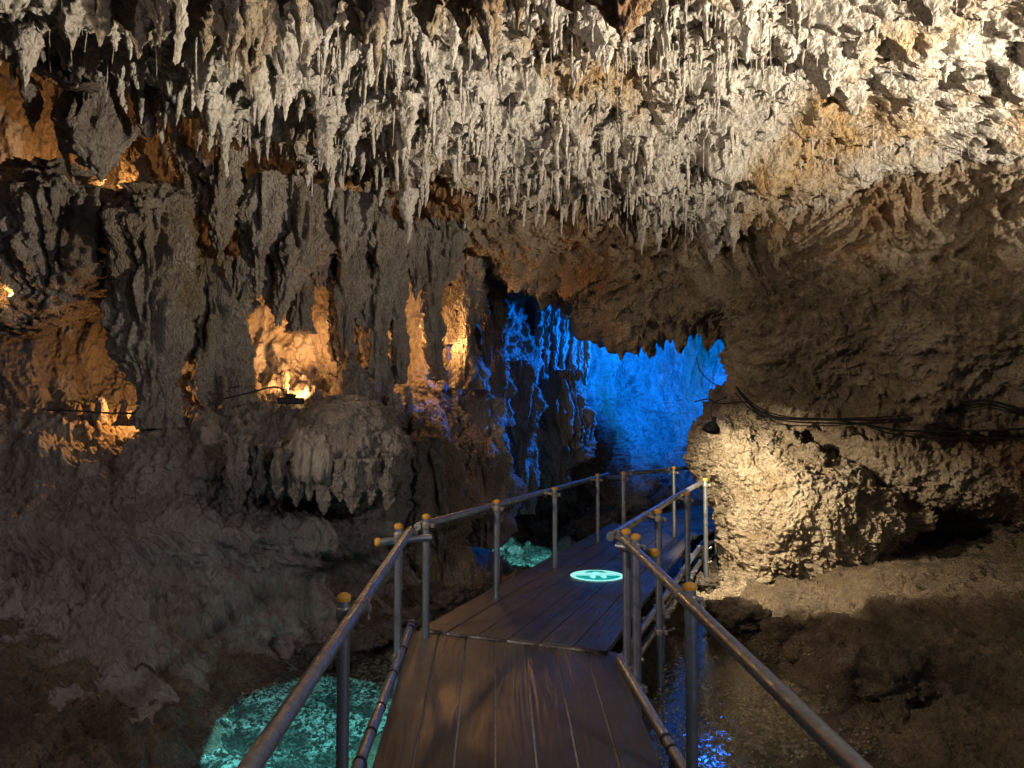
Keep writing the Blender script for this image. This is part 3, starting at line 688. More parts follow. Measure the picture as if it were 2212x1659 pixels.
for x, y0, y1, w, d, lab in near:
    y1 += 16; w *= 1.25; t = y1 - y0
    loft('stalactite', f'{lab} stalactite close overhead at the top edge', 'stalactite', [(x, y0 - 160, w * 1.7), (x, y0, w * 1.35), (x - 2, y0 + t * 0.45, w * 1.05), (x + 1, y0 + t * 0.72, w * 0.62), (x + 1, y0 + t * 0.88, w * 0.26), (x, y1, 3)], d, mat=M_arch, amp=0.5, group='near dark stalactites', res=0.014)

# ------------------------------------------------------------------ ceiling stalactites
def tite_mesh(kind, k):
    n = 22 if kind != 'straw' else 9
    nl = 46 if kind != 'straw' else 26
    t = np.linspace(0, 1, nl)
    if kind == 'thick': r = 0.26 * (1 - t) ** 0.75 * (1 + 0.25 * np.exp(-t * 6)) + 0.004
    elif kind == 'slim': r = 0.11 * (1 - t) ** 0.6 + 0.16 * np.exp(-t * 9) + 0.004
    else: r = 0.022 * (1 - 0.5 * t) + 0.06 * np.exp(-t * 14)
    if k % 3 == 1 and kind != 'straw': r = r * (1 + 0.35 * np.sin(t * 23 + k) * (1 - t)); r = np.maximum(r, 0.045 * (t < 0.97))
    r[-1] = 0.001
    th = np.linspace(0, 2 * math.pi, n, endpoint=False)
    V = np.zeros((nl, n, 3))
    ox = 0.05 * np.sin(t * 3 + k) * t; oy = 0.05 * np.cos(t * 2.3 + k * 2) * t
    V[..., 0] = r[:, None] * np.cos(th); V[..., 1] = r[:, None] * np.sin(th); V[..., 2] = -t[:, None]
    f = V.reshape(-1, 3)
    Rr = np.repeat(r, n)
    s = f + k * 7.3
    dd = 0.55 * fbm(s * np.array([4, 4, 2.0]), 2) + 0.35 * billow(s * np.array([9, 9, 5]), 2) + 0.25 * billow(s * np.array([20, 20, 12.]), 1)
    if kind == 'straw': dd = dd * 0.4
    dirx = np.tile(np.cos(th), nl); diry = np.tile(np.sin(th), nl)
    ext = np.maximum(dd * Rr, -0.6 * Rr)
    f = f + np.stack([dirx * ext, diry * ext, 0 * ext], 1)
    f[:, 0] += np.repeat(ox, n); f[:, 1] += np.repeat(oy, n)
    return np_mesh('stalactite', f, grid_faces(nl, n, wrap=True), M_tite, flip=True)
MESH = {kd: [tite_mesh(kd, i) for i in range(c)] for kd, c in (('thick', 9), ('slim', 9), ('straw', 4))}
# attach points from the displaced ceiling
GP = CG.reshape(-1, 3)
gx, gy, gd = to_px(GP)
vis = (gx > -60) & (gx < 2280) & (gy > -30) & (gy < 560) & (gd > 3.6)
cand = GP[vis]
# bin for local lookup: lowest point near (x,y)
cell = 0.05
key = {}
ij = np.floor(cand[:, :2] / cell).astype(int)
order = np.argsort(-cand[:, 2])
for a, b, q in zip(ij[order, 0], ij[order, 1], order): key[(a, b)] = q
def ceil_at(x, y):
    a, b = int(math.floor(x / cell)), int(math.floor(y / cell))
    for dx, dy in ((0, 0), (1, 0), (-1, 0), (0, 1), (0, -1)):
        q = key.get((a + dx, b + dy))
        if q is not None: return cand[q]
    return None
picks = []
for cx, cy, A in cone_centres(-6.5, 6.5, 3.5, 9.5, 0.42, 11):
    c = ceil_at(cx, cy)
    if c is None: continue
    picks.append((c, A, 1))
R2 = random.Random(5)
for _ in range(9000):
    q = cand[R2.randrange(len(cand))]
    picks.append((q, R2.random(), 0))
items = []
used = {}
for c, A, big in picks:
    x, y, z = c
    px, py, dd = to_px(np.array([c]))
    px, py = px[0], py[0]
    side = 1 - 0.88 * float(sstep(1.7, 3.1, x))
    if not big and R2.random() > (0.6 if side > 0.5 else 0.22): continue
    key2 = (round(x / 0.115), round(y / 0.115))
    if key2 in used: continue
    used[key2] = 1
    left = float(sstep(0.2, -2.5, x))
    if big:
        L = (0.13 + 0.40 * A ** 2) * (1 + 0.35 * left) * (0.35 + 0.65 * side)
        kd = 'thick' if R2.random() < 0.3 + 0.4 * left else 'slim'
        L *= 0.78
    else:
        L = (0.06 + 0.32 * A ** 2.2) * (0.6 + 0.4 * side)
        kd = 'slim' if R2.random() < 0.55 else ('straw' if R2.random() < 0.6 else 'thick')
        if kd == 'straw': L *= 1.3
    clus = float(perlin(np.array([[x * 1.1, y * 1.1, 3.0]]))[0])
    if clus < -0.25 and R2.random() < 0.75: continue
    if px < 430 and R2.random() < 0.6: continue
    if px > 1720 and py < 300 and R2.random() < 0.8: continue
    if px > 1720: L *= 0.8
    L *= 1 + 0.4 * clus
    items.append((L * F / dd[0] * (1.0 if kd == 'thick' else 0.7), c, L, kd, px, py))
items.sort(key=lambda t: -t[0])
for n, (s, c, L, kd, px, py) in enumerate(items[:285]):
    o = bpy.data.objects.new('stalactite', MESH[kd][n % len(MESH[kd])])
    o.location = (c[0], c[1], c[2] + L * 0.16)
    w = L * (0.5 + 0.35 * R2.random()) * (1.0 + 0.35 * float(sstep(0.2, -2.5, c[0])))
    o.scale = (w, w * 0.9, L * 1.15)
    o.rotation_euler = (R2.uniform(-.05, .05), R2.uniform(-.05, .05), R2.uniform(0, 6.28))
    COL.objects.link(o)
    size = {'thick': 'knobbly', 'slim': 'slim', 'straw': 'straw thin'}[kd]
    reg = 'left part' if px < 750 else ('middle' if px < 1450 else 'right part')
    band = 'near the front' if py < 190 else ('halfway back' if py < 330 else 'along the far lip')
    tag(o, f'{size} pale stalactite on the {reg} of the lit ceiling, {band}', 'stalactite', f'{size} stalactites, {reg} of the ceiling, {band}')
# the rest as one
Vs, Fs, off = [], [], 0
for n, (s, c, L, kd, px, py) in enumerate(items[285:3800]):
    me = MESH[kd][n % len(MESH[kd])]
    k = len(me.vertices); a = np.empty(k * 3, np.float32); me.vertices.foreach_get('co', a); a = a.reshape(-1, 3)
    an = R2.uniform(0, 6.28); ca, sa = math.cos(an), math.sin(an); w = L * R2.uniform(0.7, 1.3)
    q = np.stack([(a[:, 0] * ca - a[:, 1] * sa) * w + c[0], (a[:, 0] * sa + a[:, 1] * ca) * w + c[1], a[:, 2] * L * 1.15 + c[2] + L * 0.16], 1)
    nf = len(me.polygons); b = np.empty(nf * 4, np.int32); me.loops.foreach_get('vertex_index', b)
    Vs.append(q); Fs.append(b.reshape(-1, 4) + off); off += k
o = bpy.data.objects.new('small_drips', np_mesh('small_drips', np.concatenate(Vs), np.concatenate(Fs), M_tite)); link(o)
tag(o, 'countless tiny drip stones between the larger stalactites on the ceiling', 'drip stones', None, 'stuff')
print('stalactites', len(items))

# ------------------------------------------------------------------ loose rocks and pebbles
def rock(label, px, py, z, w, mat=M_bank, flat=0.7):
    c = G(px, py, z)
    n = 40
    th, ph = np.meshgrid(np.linspace(0, np.pi, n), np.linspace(0, 2 * np.pi, 2 * n, endpoint=False), indexing='ij')
    D = np.stack([np.sin(th) * np.cos(ph), np.sin(th) * np.sin(ph), np.cos(th)], -1).reshape(-1, 3)
    r = 1 + 0.5 * fbm(D * 1.3 + c * 3, 3) + 0.12 * billow(D * 4 + c, 2)
    V = D * r[:, None] * w / 2 * np.array([1, 0.85, flat]) * 1.0 
    o = bpy.data.objects.new('rock', np_mesh('rock', V, grid_faces(n, 2 * n, wrap=True), mat, flip=True)); o.location = c; link(o)
    tag(o, label, 'rock'); return o
for a in [('dark wet rock between the two left corner posts', 890, 1345, -0.5, 0.42), ('low dark rock under the left side tube', 840, 1370, -0.52, 0.34), ('jagged brown rock at the foot of the pale pillar', 965, 1300, -0.5, 0.5), ('small dark rock left of the jagged brown one', 905, 1300, -0.5, 0.4),
          ('rounded dark rock standing in the small cyan pool', 1108, 1192, -0.52, 0.28), ('brown boulder behind the small cyan pool', 1165, 1142, -0.45, 0.4), ('rough brown boulder beside the walkway past the cyan pool', 1262, 1146, -0.4, 0.55),
          ('brown rock at the near end of the far handrail', 1300, 1120, -0.2, 0.6), ('dark rock in the water behind the left near post', 790, 1390, -0.52, 0.3), ('dark rock at the upper edge of the large cyan pool', 700, 1425, -0.52, 0.36),
          ('rubble rock in the gap between walkway and cream outcrop', 1528, 1262, -0.45, 0.4), ('layered brown rock at the foot of the cream outcrop', 1590, 1330, -0.42, 0.6), ('flat brown slab on the right bank', 1770, 1400, -0.42, 0.5), ('dark hollowed rock low on the right bank', 1930, 1480, -0.34, 0.7), ('small tan rock poking from the right bank', 1690, 1365, -0.4, 0.35)]:
    rock(*a, mat=M_bed if 'right bank' in a[0] or 'layered' in a[0] else M_bank, flat=0.45 if 'flat' in a[0] or 'layered' in a[0] else 0.7)
M_peb = simple_mat('wet_pebble', (0.16, 0.12, 0.08), 0.14, 0.0, 0.0, 40, 0.0, 0.9)
ico = [(0, 0, 1), (.89, 0, .45), (.28, .85, .45), (-.72, .53, .45), (-.72, -.53, .45), (.28, -.85, .45), (.72, .53, -.45), (-.28, .85, -.45), (-.89, 0, -.45), (-.28, -.85, -.45), (.72, -.53, -.45), (0, 0, -1)]
icf = [(0, 1, 2), (0, 2, 3), (0, 3, 4), (0, 4, 5), (0, 5, 1), (1, 6, 2), (2, 7, 3), (3, 8, 4), (4, 9, 5), (5, 10, 1), (6, 7, 2), (7, 8, 3), (8, 9, 4), (9, 10, 5), (10, 6, 1), (11, 7, 6), (11, 8, 7), (11, 9, 8), (11, 10, 9), (11, 6, 10)]
ico = np.array(ico); icf = np.array(icf)
npb = 9000
pyy = 3.4 + 6.0 * rng.rand(npb) ** 1.2; pxx = 0.75 + 0.12 * (pyy - 4) + (1.55) * rng.rand(npb)
keep = (perlin(np.stack([pxx / 0.5, pyy / 0.5, 0 * pxx], 1)) > -0.1) & (pxx > 0.9 + 0.36 * np.clip(pyy - 5.4, 0, 9)); pxx, pyy = pxx[keep], pyy[keep]
pz = floor_z(pxx, pyy); sz = 0.006 + 0.014 * rng.rand(len(pxx)) ** 2
pz = np.where(pz < WZ - 0.01, np.maximum(pz, WZ - 0.012), pz)
jit = 1 + 0.35 * (rng.rand(len(pxx), 12, 1) - 0.5)
PV = ico[None] * jit * sz[:, None, None] * np.array([1.2, 1.0, 0.7]) + np.stack([pxx, pyy, pz + sz * 0.2], 1)[:, None, :]
PF = icf[None] + (np.arange(len(pxx)) * 12)[:, None, None]
o = bpy.data.objects.new('gravel', np_mesh('gravel', PV.reshape(-1, 3), PF.reshape(-1, 3), M_peb, smooth=False)); link(o)
tag(o, 'wet glinting gravel in the shallow water right of the walkway', 'gravel', None, 'stuff')

# ------------------------------------------------------------------ boardwalk
def plank_quad(a, b, c, d, th=0.035):
    """top quad a,b (near left,right) c,d (far right,left)"""
    q = [np.array(v, float) for v in (a, b, c, d)]
    lo = [v - np.array([0, 0, th]) for v in q]
    return q + lo
def boardwalk(label, nl, nr_, fr, fl, n, gap=0.009):
    nl, nr_, fr, fl = [np.array(v, float) for v in (nl, nr_, fr, fl)]
    base = (nl + nr_) / 2
    root = empty('boardwalk_section', base)
    tag(root, label, 'boardwalk')
    ang = math.atan2(*( (fl + fr) / 2 - base)[:2])
    Rm = Matrix.Rotation(-ang, 4, 'Z'); Ri = np.array(Rm.inverted().to_3x3())
    bb = [v + np.array([0, 0, -0.012]) for v in (nl + (nr_ - nl) * 0.01, nl + (nr_ - nl) * 0.99, fl + (fr - fl) * 0.99, fl + (fr - fl) * 0.01)]
    m = MB(); m.add([v - base for v in plank_quad(*bb, th=0.012)], [(0, 1, 2, 3), (7, 6, 5, 4), (0, 4, 5, 1), (1, 5, 6, 2), (2, 6, 7, 3), (3, 7, 4, 0)]); m.build('joint_light_sheet', M_lit_joint, root)  # added pale sheet, shows through the gaps as lit edges
    for i in range(n):
        t0 = i / n; t1 = (i + 1) / n
        g = gap / np.linalg.norm(nr_ - nl)
        jz = rng.uniform(-0.003, 0.003)
        A = nl + (nr_ - nl) * (t0 + g / 2); B = nl + (nr_ - nl) * (t1 - g / 2)
        D = fl + (fr - fl) * (t0 + g / 2); Cc = fl + (fr - fl) * (t1 - g / 2)
        for v in (A, B, Cc, D): v[2] += jz
        q = plank_quad(A, B, Cc, D)
        m = MB(); m.add([Ri @ (v - base) for v in q], [(0, 1, 2, 3), (7, 6, 5, 4), (0, 4, 5, 1), (1, 5, 6, 2), (2, 6, 7, 3), (3, 7, 4, 0)])
        o = m.build('plank', M_wood, root, bevel=0.004)
        o.rotation_euler = (0, 0, -ang)
        for e0, e1 in ((A, B), (D, Cc)):
            q0 = e0 + ((D - A) if e0 is A else (A - D)) / np.linalg.norm(D - A) * 0.07
            for tt in (0.25, 0.75):
                q = q0 + (e1 - e0) * tt - base; q[2] += 0.0005
                ms = MB(); ms.tube([Ri @ q, Ri @ (q + np.array([0, 0, 0.0025]))], 0.007, 10); ms.build('screw', M_clamp, o)
    return root
zN = -0.10
nl = G(800, 1659, zN); nrr = G(1432, 1659, zN); jl = G(890, 1361, -0.012); jr = G(1334, 1409, -0.012)
# extend towards the camera
nl2 = nl + (nl - jl) * 1.1; nr2 = nrr + (nrr - jr) * 1.35
nl2[2] = nr2[2] = -0.22
b1 = boardwalk('wet dark plank walkway section nearest the viewer', nl2, nr2, jr, jl, 7)
jl2 = G(905, 1357, 0.012); jr2 = G(1312, 1405, 0.012)
el = G(1322, 1130, 0.012); er = G(1500, 1155, 0.012)
b2 = boardwalk('middle plank walkway section carrying the projected round sign', jl2, jr2, er, el, 6)
fl1 = G(1338, 1129, 0.0); fr1 = G(1500, 1160, 0.0)
dl = G(1517, 1092, 0.0) - G(1428, 1113, 0.0); dr_ = G(1559, 1125, 0.0) - G(1483, 1150, 0.0)
flx = G(1405, 1119, 0.0)
d3 = dl / np.linalg.norm(dl)
b3 = boardwalk('farthest plank walkway section turning behind the lit outcrop', fl1, fr1, fr1 + d3 * 4.6, flx + d3 * 3.6, 6)
def sub_frame(b, pts_list, label=None):
    base = np.array(b.location)
    for a, c in pts_list:
        m = MB(); m.tube([np.array(a) - base, np.array(c) - base], 0.03); m.build('side_tube', M_steel, b)
def ties(b, a, c, ts, r=0.034):
    base = np.array(b.location); a = np.array(a); c = np.array(c); u = (c - a) / np.linalg.norm(c - a)
    for t in ts:
        p = a + (c - a) * t - base
        m = MB(); m.tube([p - u * 0.009, p + u * 0.009], r, 12); m.build('cable_tie', M_blk, b)
lt0 = G(772, 1659, -0.06); lt1 = G(890, 1345, 0.0); lte = lt0 + (lt0 - lt1) * 0.8
sub_frame(b1, [(lte, lt1)]); ties(b1, lt0, lt1, [0.02, 0.16, 0.30, 0.52, 0.72, 0.93, 0.97])
rt0 = G(1475, 1659, -0.08); rt1 = G(1338, 1425, -0.02); rte = rt0 + (rt0 - rt1) * 0.8
sub_frame(b1, [(rte, rt1)]); ties(b1, rt0, rt1, [0.12, 0.2])
# under-structure right side of the middle section
sA = jr2 + np.array([0.10, 0.10, -0.10]); sB = er + np.array([0.12, 0, -0.10])
sub_frame(b2, [(sA, sB), (sA + np.array([0.02, 0.1, -0.18]), sB + np.array([0.02, 0, -0.18]))])
base2 = np.array(b2.location)
for t in (0.0, 0.28, 0.6, 0.9):
    p = sA + (sB - sA) * t
    m = MB(); m.tube([p + np.array([0.05, 0, 0.03]) - base2, np.array([p[0] + 0.05, p[1], -0.72]) - base2], 0.028); m.build('support_leg', M_steel, b2)
    m = MB(); m.tube([p - np.array([0.9, 0.3, 0.08]) - base2, p + np.array([0.12, 0.04, -0.08]) - base2], 0.026); m.build('cross_tube', M_clamp, b2)
    for z in (0.0, -0.18):
        m = MB(); c0 = p + np.array([0.03, 0, z]) - base2
        m.box(c0, (0.10, 0.08, 0.075)); m.tube([c0 + np.array([0.02, -0.02, -0.02]), c0 + np.array([0.13, -0.04, 0.02])], 0.008, 8); m.tube([c0 + np.array([0.105, -0.036, 0.012]), c0 + np.array([0.13, -0.04, 0.02])], 0.017, 6)
        m.build('clamp', M_clamp, b2, bevel=0.012)
base1 = np.array(b1.location)
for pt in (lt0 + (lt1 - lt0) * 0.05, lt1, rt0 + (rt1 - rt0) * 0.1, rt1):
    m = MB(); m.tube([pt + np.array([0, 0, -0.03]) - base1, np.array([pt[0], pt[1], -0.75]) - base1], 0.028); m.build('support_leg', M_steel, b1)
base3 = np.array(b3.location)
s3 = fr1 + np.array([0.1, 0, -0.12])
m = MB(); m.tube([s3 - base3, s3 + d3 * 3 - base3], 0.03); m.build('side_tube', M_steel, b3)
for k in (0.1, 1.2):
    q = s3 + d3 * k
    m = MB(); m.tube([q - base3, np.array([q[0], q[1], -0.7]) - base3], 0.03); m.build('support_leg', M_steel, b3)

# ------------------------------------------------------------------ handrails
RZ = 0.80
def rail_at(px, py, z=RZ): return G(px, py, z)
def cap_mesh(root, p, axis=(0, 0, 1)):
    ax = np.array(axis, float); ax /= np.linalg.norm(ax)
    m = MB(); m.tube([p - ax * 0.004, p + ax * 0.010, p + ax * 0.022, p + ax * 0.030], [0.030, 0.032, 0.029, 0.016], 16); return m.build('end_cap', M_cap, root)
def clamp(root, p, axis, r=0.035):
    ax = np.array(axis, float); ax /= np.linalg.norm(ax)
    sd = np.cross(ax, (0, 0, 1.0)); 
    if np.linalg.norm(sd) < 0.1: sd = np.array([1.0, 0, 0])
    sd /= np.linalg.norm(sd)
    m = MB()
    m.tube([p - ax * 0.026, p - ax * 0.02, p + ax * 0.02, p + ax * 0.026], [r - 0.004, r, r, r - 0.004], 14)
    u = np.cross(sd, ax)
    e = p + sd * (r + 0.012)
    m.tube([e + u * 0.035, e - u * 0.045], 0.006, 8); m.tube([e + u * 0.03, e + u * 0.044], 0.013, 6); m.tube([e - u * 0.036, e - u * 0.05], 0.011, 6)
    m.box(p + sd * (r + 0.008), (0.035, 0.035, 0.03))
    return m.build('clamp', M_clamp, root, bevel=0.003)
def handrail(label, path, posts, extra=None):
    p0 = np.array(path[0], float)
    base = np.array([p0[0], p0[1], 0.0])
    root = empty('handrail', base); tag(root, label, 'handrail', 'scaffold tube handrails')
    pp = [np.array(p, float) - base for p in path]
    m = MB(); m.tube(pp, 0.0285, 20); m.build('rail', M_steel, root)
    u = pp[-1] - pp[0]; u /= np.linalg.norm(u)
    for (top, bz, off) in posts:
        top = np.array(top, float) - base
        m = MB(); m.tube([top, (top[0], top[1], bz)], 0.0275, 18); m.build('post', M_steel, root)
        cap_mesh(root, top)
        clamp(root, top - np.array([0, 0, 0.055]), (0, 0, 1))
        # rail clamp at nearest rail point
        best = min((pp[i] + (pp[i + 1] - pp[i]) * t for i in range(len(pp) - 1) for t in np.linspace(0, 1, 60)), key=lambda r: np.hypot(*(r - top)[:2]))
        uu = u
        clamp(root, best + uu * 0.05, uu, 0.034)
        m = MB(); m.tube([best + uu * 0.05, top - np.array([0, 0, 0.05])], 0.017, 8); m.build('coupler', M_clamp, root)
        if off:
            clamp(root, np.array([top[0], top[1], off]), (0, 0, 1))
    return root, base
def post_top(px, pcap, y_ref=None, z=0.86): return G(px, pcap, z)
nearL = rail_at(540, 1659, 0.72); farL = rail_at(886, 1146)
extL = nearL + (nearL - farL) * 0.35
hL, bL = handrail('near left handrail rising from the bottom edge to the left corner', [extL, nearL, farL], [(post_top(743, 1296, z=0.80), -0.72, -0.12), (post_top(861, 1140, z=0.84), -0.72, -0.05)])
nearR = rail_at(1852, 1659, 0.72); farR = rail_at(1349, 1166)
extR = nearR + (nearR - farR) * 0.3
hR, bR = handrail('near right handrail sweeping out of the lower right corner', [extR, nearR, farR], [(post_top(1491, 1272, z=0.80), -0.72, -0.12), (post_top(1374, 1163, z=0.84), -0.72, -0.1)])
# corner stubs with yellow end caps
q = np.array(post_top(861, 1166, z=0.76)); a_ = q + np.array([-0.14, 0.02, -0.02]); m = MB(); m.tube([a_ - bL, q + np.array([0.22, 0.1, 0]) - bL], 0.026, 14); m.build('corner_tube', M_steel, hL); cap_mesh(hL, a_ - bL, (-1, -0.35, 0))
q = np.array(post_top(1372, 1185, z=0.76)); a_ = q + np.array([0.10, -0.10, -0.01]); m = MB(); m.tube([a_ - bR, q + np.array([-0.1, 0.1, 0]) - bR], 0.026, 14); m.build('corner_tube', M_steel, hR); cap_mesh(hR, a_ - bR, (0.35, -1, 0))
h2L, b2L = handrail('middle left handrail running away along the walkway', [rail_at(902, 1137), rail_at(1105, 1082), rail_at(1313, 1025)],
    [(post_top(921, 1119, z=0.86), -0.7, 0), (post_top(1073, 1086, z=0.85), -0.7, 0), (post_top(1198, 1058, z=0.84), -0.7, 0), (post_top(1291, 1028, z=0.86), -0.7, 0)])
h2R, b2R = handrail('middle right handrail from the double corner post to the outcrop', [rail_at(1318, 1160), rail_at(1420, 1098), rail_at(1455, 1076), rail_at(1527, 1036)],
    [(post_top(1353, 1152, z=0.84), -0.72, -0.05), (post_top(1422, 1107, z=0.84), -0.72, -0.12), (post_top(1484, 1069, z=0.84), -0.72, -0.12), (post_top(1523, 1038, z=0.84), -0.7, 0), (post_top(1546, 1030, z=0.8), -0.7, 0)])
h3, b3_ = handrail('far handrail in front of the blue lit wall', [rail_at(1352, 1023, 0.9), rail_at(1455, 1014, 0.9), rail_at(1512, 1007, 0.9)],
    [(post_top(1346, 1024, z=0.92), -0.1, 0), (post_top(1455, 1012, z=0.93), -0.1, 0)])
a_ = rail_at(1313, 1031, 0.8); m = MB(); m.tube([a_ - b3_, rail_at(1346, 1031, 0.86) - b3_], 0.026, 12); m.build('corner_tube', M_steel, h3)

# ------------------------------------------------------------------ projected light sign on the deck, made as glowing flat discs
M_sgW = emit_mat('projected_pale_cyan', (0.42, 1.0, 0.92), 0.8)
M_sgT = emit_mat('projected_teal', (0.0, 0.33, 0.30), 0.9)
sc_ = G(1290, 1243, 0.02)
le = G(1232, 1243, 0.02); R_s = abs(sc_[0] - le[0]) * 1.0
root = empty('projected_sign', sc_); tag(root, 'projected cyan and teal round sign with two footprints, built as glowing discs', 'sign')
def flat(name, outline, z, mat):
    m = MB(); m.add([(x, y, z) for x, y in outline], [tuple(range(len(outline)))]); return m.build(name, mat, root)
RS = R_s; RY = 0.52
circ = lambda r, a0=0, a1=2 * math.pi, n=64: [(r * math.cos(a0 + (a1 - a0) * i / n), r * math.sin(a0 + (a1 - a0) * i / n)) for i in range(n + (0 if a1 - a0 > 6.2 else 1))]
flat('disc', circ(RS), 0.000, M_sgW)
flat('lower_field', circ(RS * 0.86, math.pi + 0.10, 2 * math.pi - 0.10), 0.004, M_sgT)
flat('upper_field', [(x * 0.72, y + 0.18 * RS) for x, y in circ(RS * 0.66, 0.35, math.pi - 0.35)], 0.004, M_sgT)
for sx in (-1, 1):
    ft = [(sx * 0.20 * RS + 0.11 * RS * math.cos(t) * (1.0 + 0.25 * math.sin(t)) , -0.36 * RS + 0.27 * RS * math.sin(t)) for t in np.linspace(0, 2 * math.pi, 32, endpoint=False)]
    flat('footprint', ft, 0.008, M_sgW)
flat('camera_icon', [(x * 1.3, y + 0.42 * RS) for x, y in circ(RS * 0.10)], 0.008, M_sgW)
tx = bpy.data.curves.new('lettering', 'FONT'); tx.body = 'SOCIAL DISTANCE'; tx.size = RS * 0.19; tx.align_x = 'CENTER'; tx.align_y = 'CENTER'
to = bpy.data.objects.new('lettering', tx); link(to)
dg = bpy.context.evaluated_depsgraph_get(); me = bpy.data.meshes.new_from_object(to.evaluated_get(dg)); bpy.data.objects.remove(to)
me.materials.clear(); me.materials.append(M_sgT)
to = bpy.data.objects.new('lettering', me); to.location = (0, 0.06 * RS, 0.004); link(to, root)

# ------------------------------------------------------------------ lamp fixtures and cables
lp = P(1538, 922, 7.9)
root = empty('bell_lamp', lp); tag(root, 'black bell shaped lamp hanging in front of the cream outcrop', 'lamp')
tilt = Matrix.Rotation(math.radians(-8), 3, 'Y')
def lathe(root, name, prof, mat, n=24, tiltm=None, up=False):
    m = MB(); V = []
    for (r, z) in prof:
        for k in range(n):
            a = 2 * math.pi * k / n; v = Vector((r * math.cos(a), r * math.sin(a), z))
            if tiltm is not None: v = tiltm @ v
            V.append(v)
    Fs = [(i * n + k, i * n + (k + 1) % n, (i + 1) * n + (k + 1) % n, (i + 1) * n + k) for i in range(len(prof) - 1) for k in range(n)]
    m.add(V, Fs, True); return m.build(name, mat, root)
tl = Matrix.Rotation(math.radians(10), 3, 'Y') @ Matrix.Rotation(math.radians(22), 3, 'X')
lathe(root, 'lamp_shade', [(0.001, 0.115), (0.022, 0.115), (0.024, 0.06), (0.05, 0.04), (0.085, 0.0), (0.10, -0.045), (0.094, -0.045), (0.05, 0.02), (0.001, 0.03)], M_lamp, tiltm=tl)
lathe(root, 'bulb', [(0.001, 0.028), (0.02, 0.022), (0.03, 0.0), (0.022, -0.018), (0.001, -0.026)], emit_mat('lit_bulb', (1, 0.85, 0.6), 3.0), tiltm=tl)
def cable(name, label, pts, r, group=None, sag=True):
    W = np.array([P(*p) for p in pts]); W = catmull(W, 14 * len(pts), 0)
    base = W[0].copy(); m = MB(); m.tube([w - base for w in W], r, 8)
    o = m.build(name, M_blk); o.location = base; tag(o, label, 'cable', group); return o
m = MB(); W = catmull(np.array([P(1538, 907, 7.9), P(1536, 890, 8.2), P(1540, 872, 8.8), P(1570, 858, 9.5)]), 20, 0); m.tube([w - lp for w in W], 0.006, 6); m.build('cord', M_blk, root)
main = [(1592, 838, 9.0), (1615, 865, 8.8), (1650, 892, 8.5), (1700, 906, 8.4), (1780, 908, 8.3), (1860, 906, 8.2), (1950, 903, 8.1), (2020, 890, 8.0), (2090, 872, 7.8), (2140, 868, 7.7), (2220, 890, 7.6), (2350, 930, 7.5)]
for k, (dy, dx, r, lab) in enumerate([(0, 0, 0.013, 'thickest black cable sagging below the right overhang'), (6, 3, 0.009, 'black cable tied just under the thickest one'), (-5, -2, 0.007, 'upper black cable of the bundle below the right overhang'), (10, -5, 0.006, 'thin lowest cable of the main bundle')]):
    cable('cable', lab, [(x + dx, y + dy + 2 * math.sin(i * 1.3 + k), d + 0.01 * k) for i, (x, y, d) in enumerate(main)], r, 'black cables under the right overhang')
low = [(1800, 905, 8.2), (1870, 918, 8.1), (1950, 930, 8.0), (2050, 932, 7.9), (2130, 930, 7.8), (2230, 926, 7.7), (2350, 925, 7.6)]
cable('cable', 'second black cable branching lower to the right edge', low, 0.012, 'black cables under the right overhang')
cable('cable', 'thin cable drooping lowest towards the right edge', [(1860, 915, 8.1), (1930, 938, 8.0), (2020, 946, 7.9), (2110, 945, 7.8), (2230, 950, 7.7)], 0.008, 'black cables under the right overhang')
cable('cable', 'looped wire resting on top of the cream outcrop', [(1500, 868, 9.6), (1530, 862, 9.4), (1545, 870, 9.3), (1570, 872, 9.3), (1605, 868, 9.3), (1625, 872, 9.1)], 0.008)
cable('cable', 'hair thin wire hanging across the blue chamber', [(1505, 770, 11.0), (1512, 800, 11.0), (1540, 828, 11.0), (1575, 836, 10.6), (1592, 838, 10.0)], 0.006)
cable('cable', 'thin cord lying along the ledge past the narrow lit niche', [(480, 862, 7.45), (540, 848, 7.5), (590, 836, 7.7), (612, 842, 7.9)], 0.008)
cable('cable', 'pale cord lying on the ledge at far left', [(100, 886, 7.2), (170, 888, 7.1), (230, 892, 7.1), (290, 893, 7.1)], 0.008)
# floodlight on the ledge
fp = P(628, 866, 7.95)
root = empty('floodlight', fp); tag(root, 'low black floodlight on the ledge at the foot of the bright niche', 'lamp')
m = MB(); m.box((0, 0, 0), (0.27, 0.10, 0.07)); m.build('housing', M_lamp, root, bevel=0.012)
m = MB(); m.box((0.0, 0, 0.05), (0.10, 0.06, 0.05)); m.build('bracket', M_lamp, root, bevel=0.01)
m = MB(); m.box((0.0, 0.053, 0.0), (0.22, 0.01, 0.05)); m.build('lens', emit_mat('lit_lens', (1, 0.7, 0.3), 8.0), root)

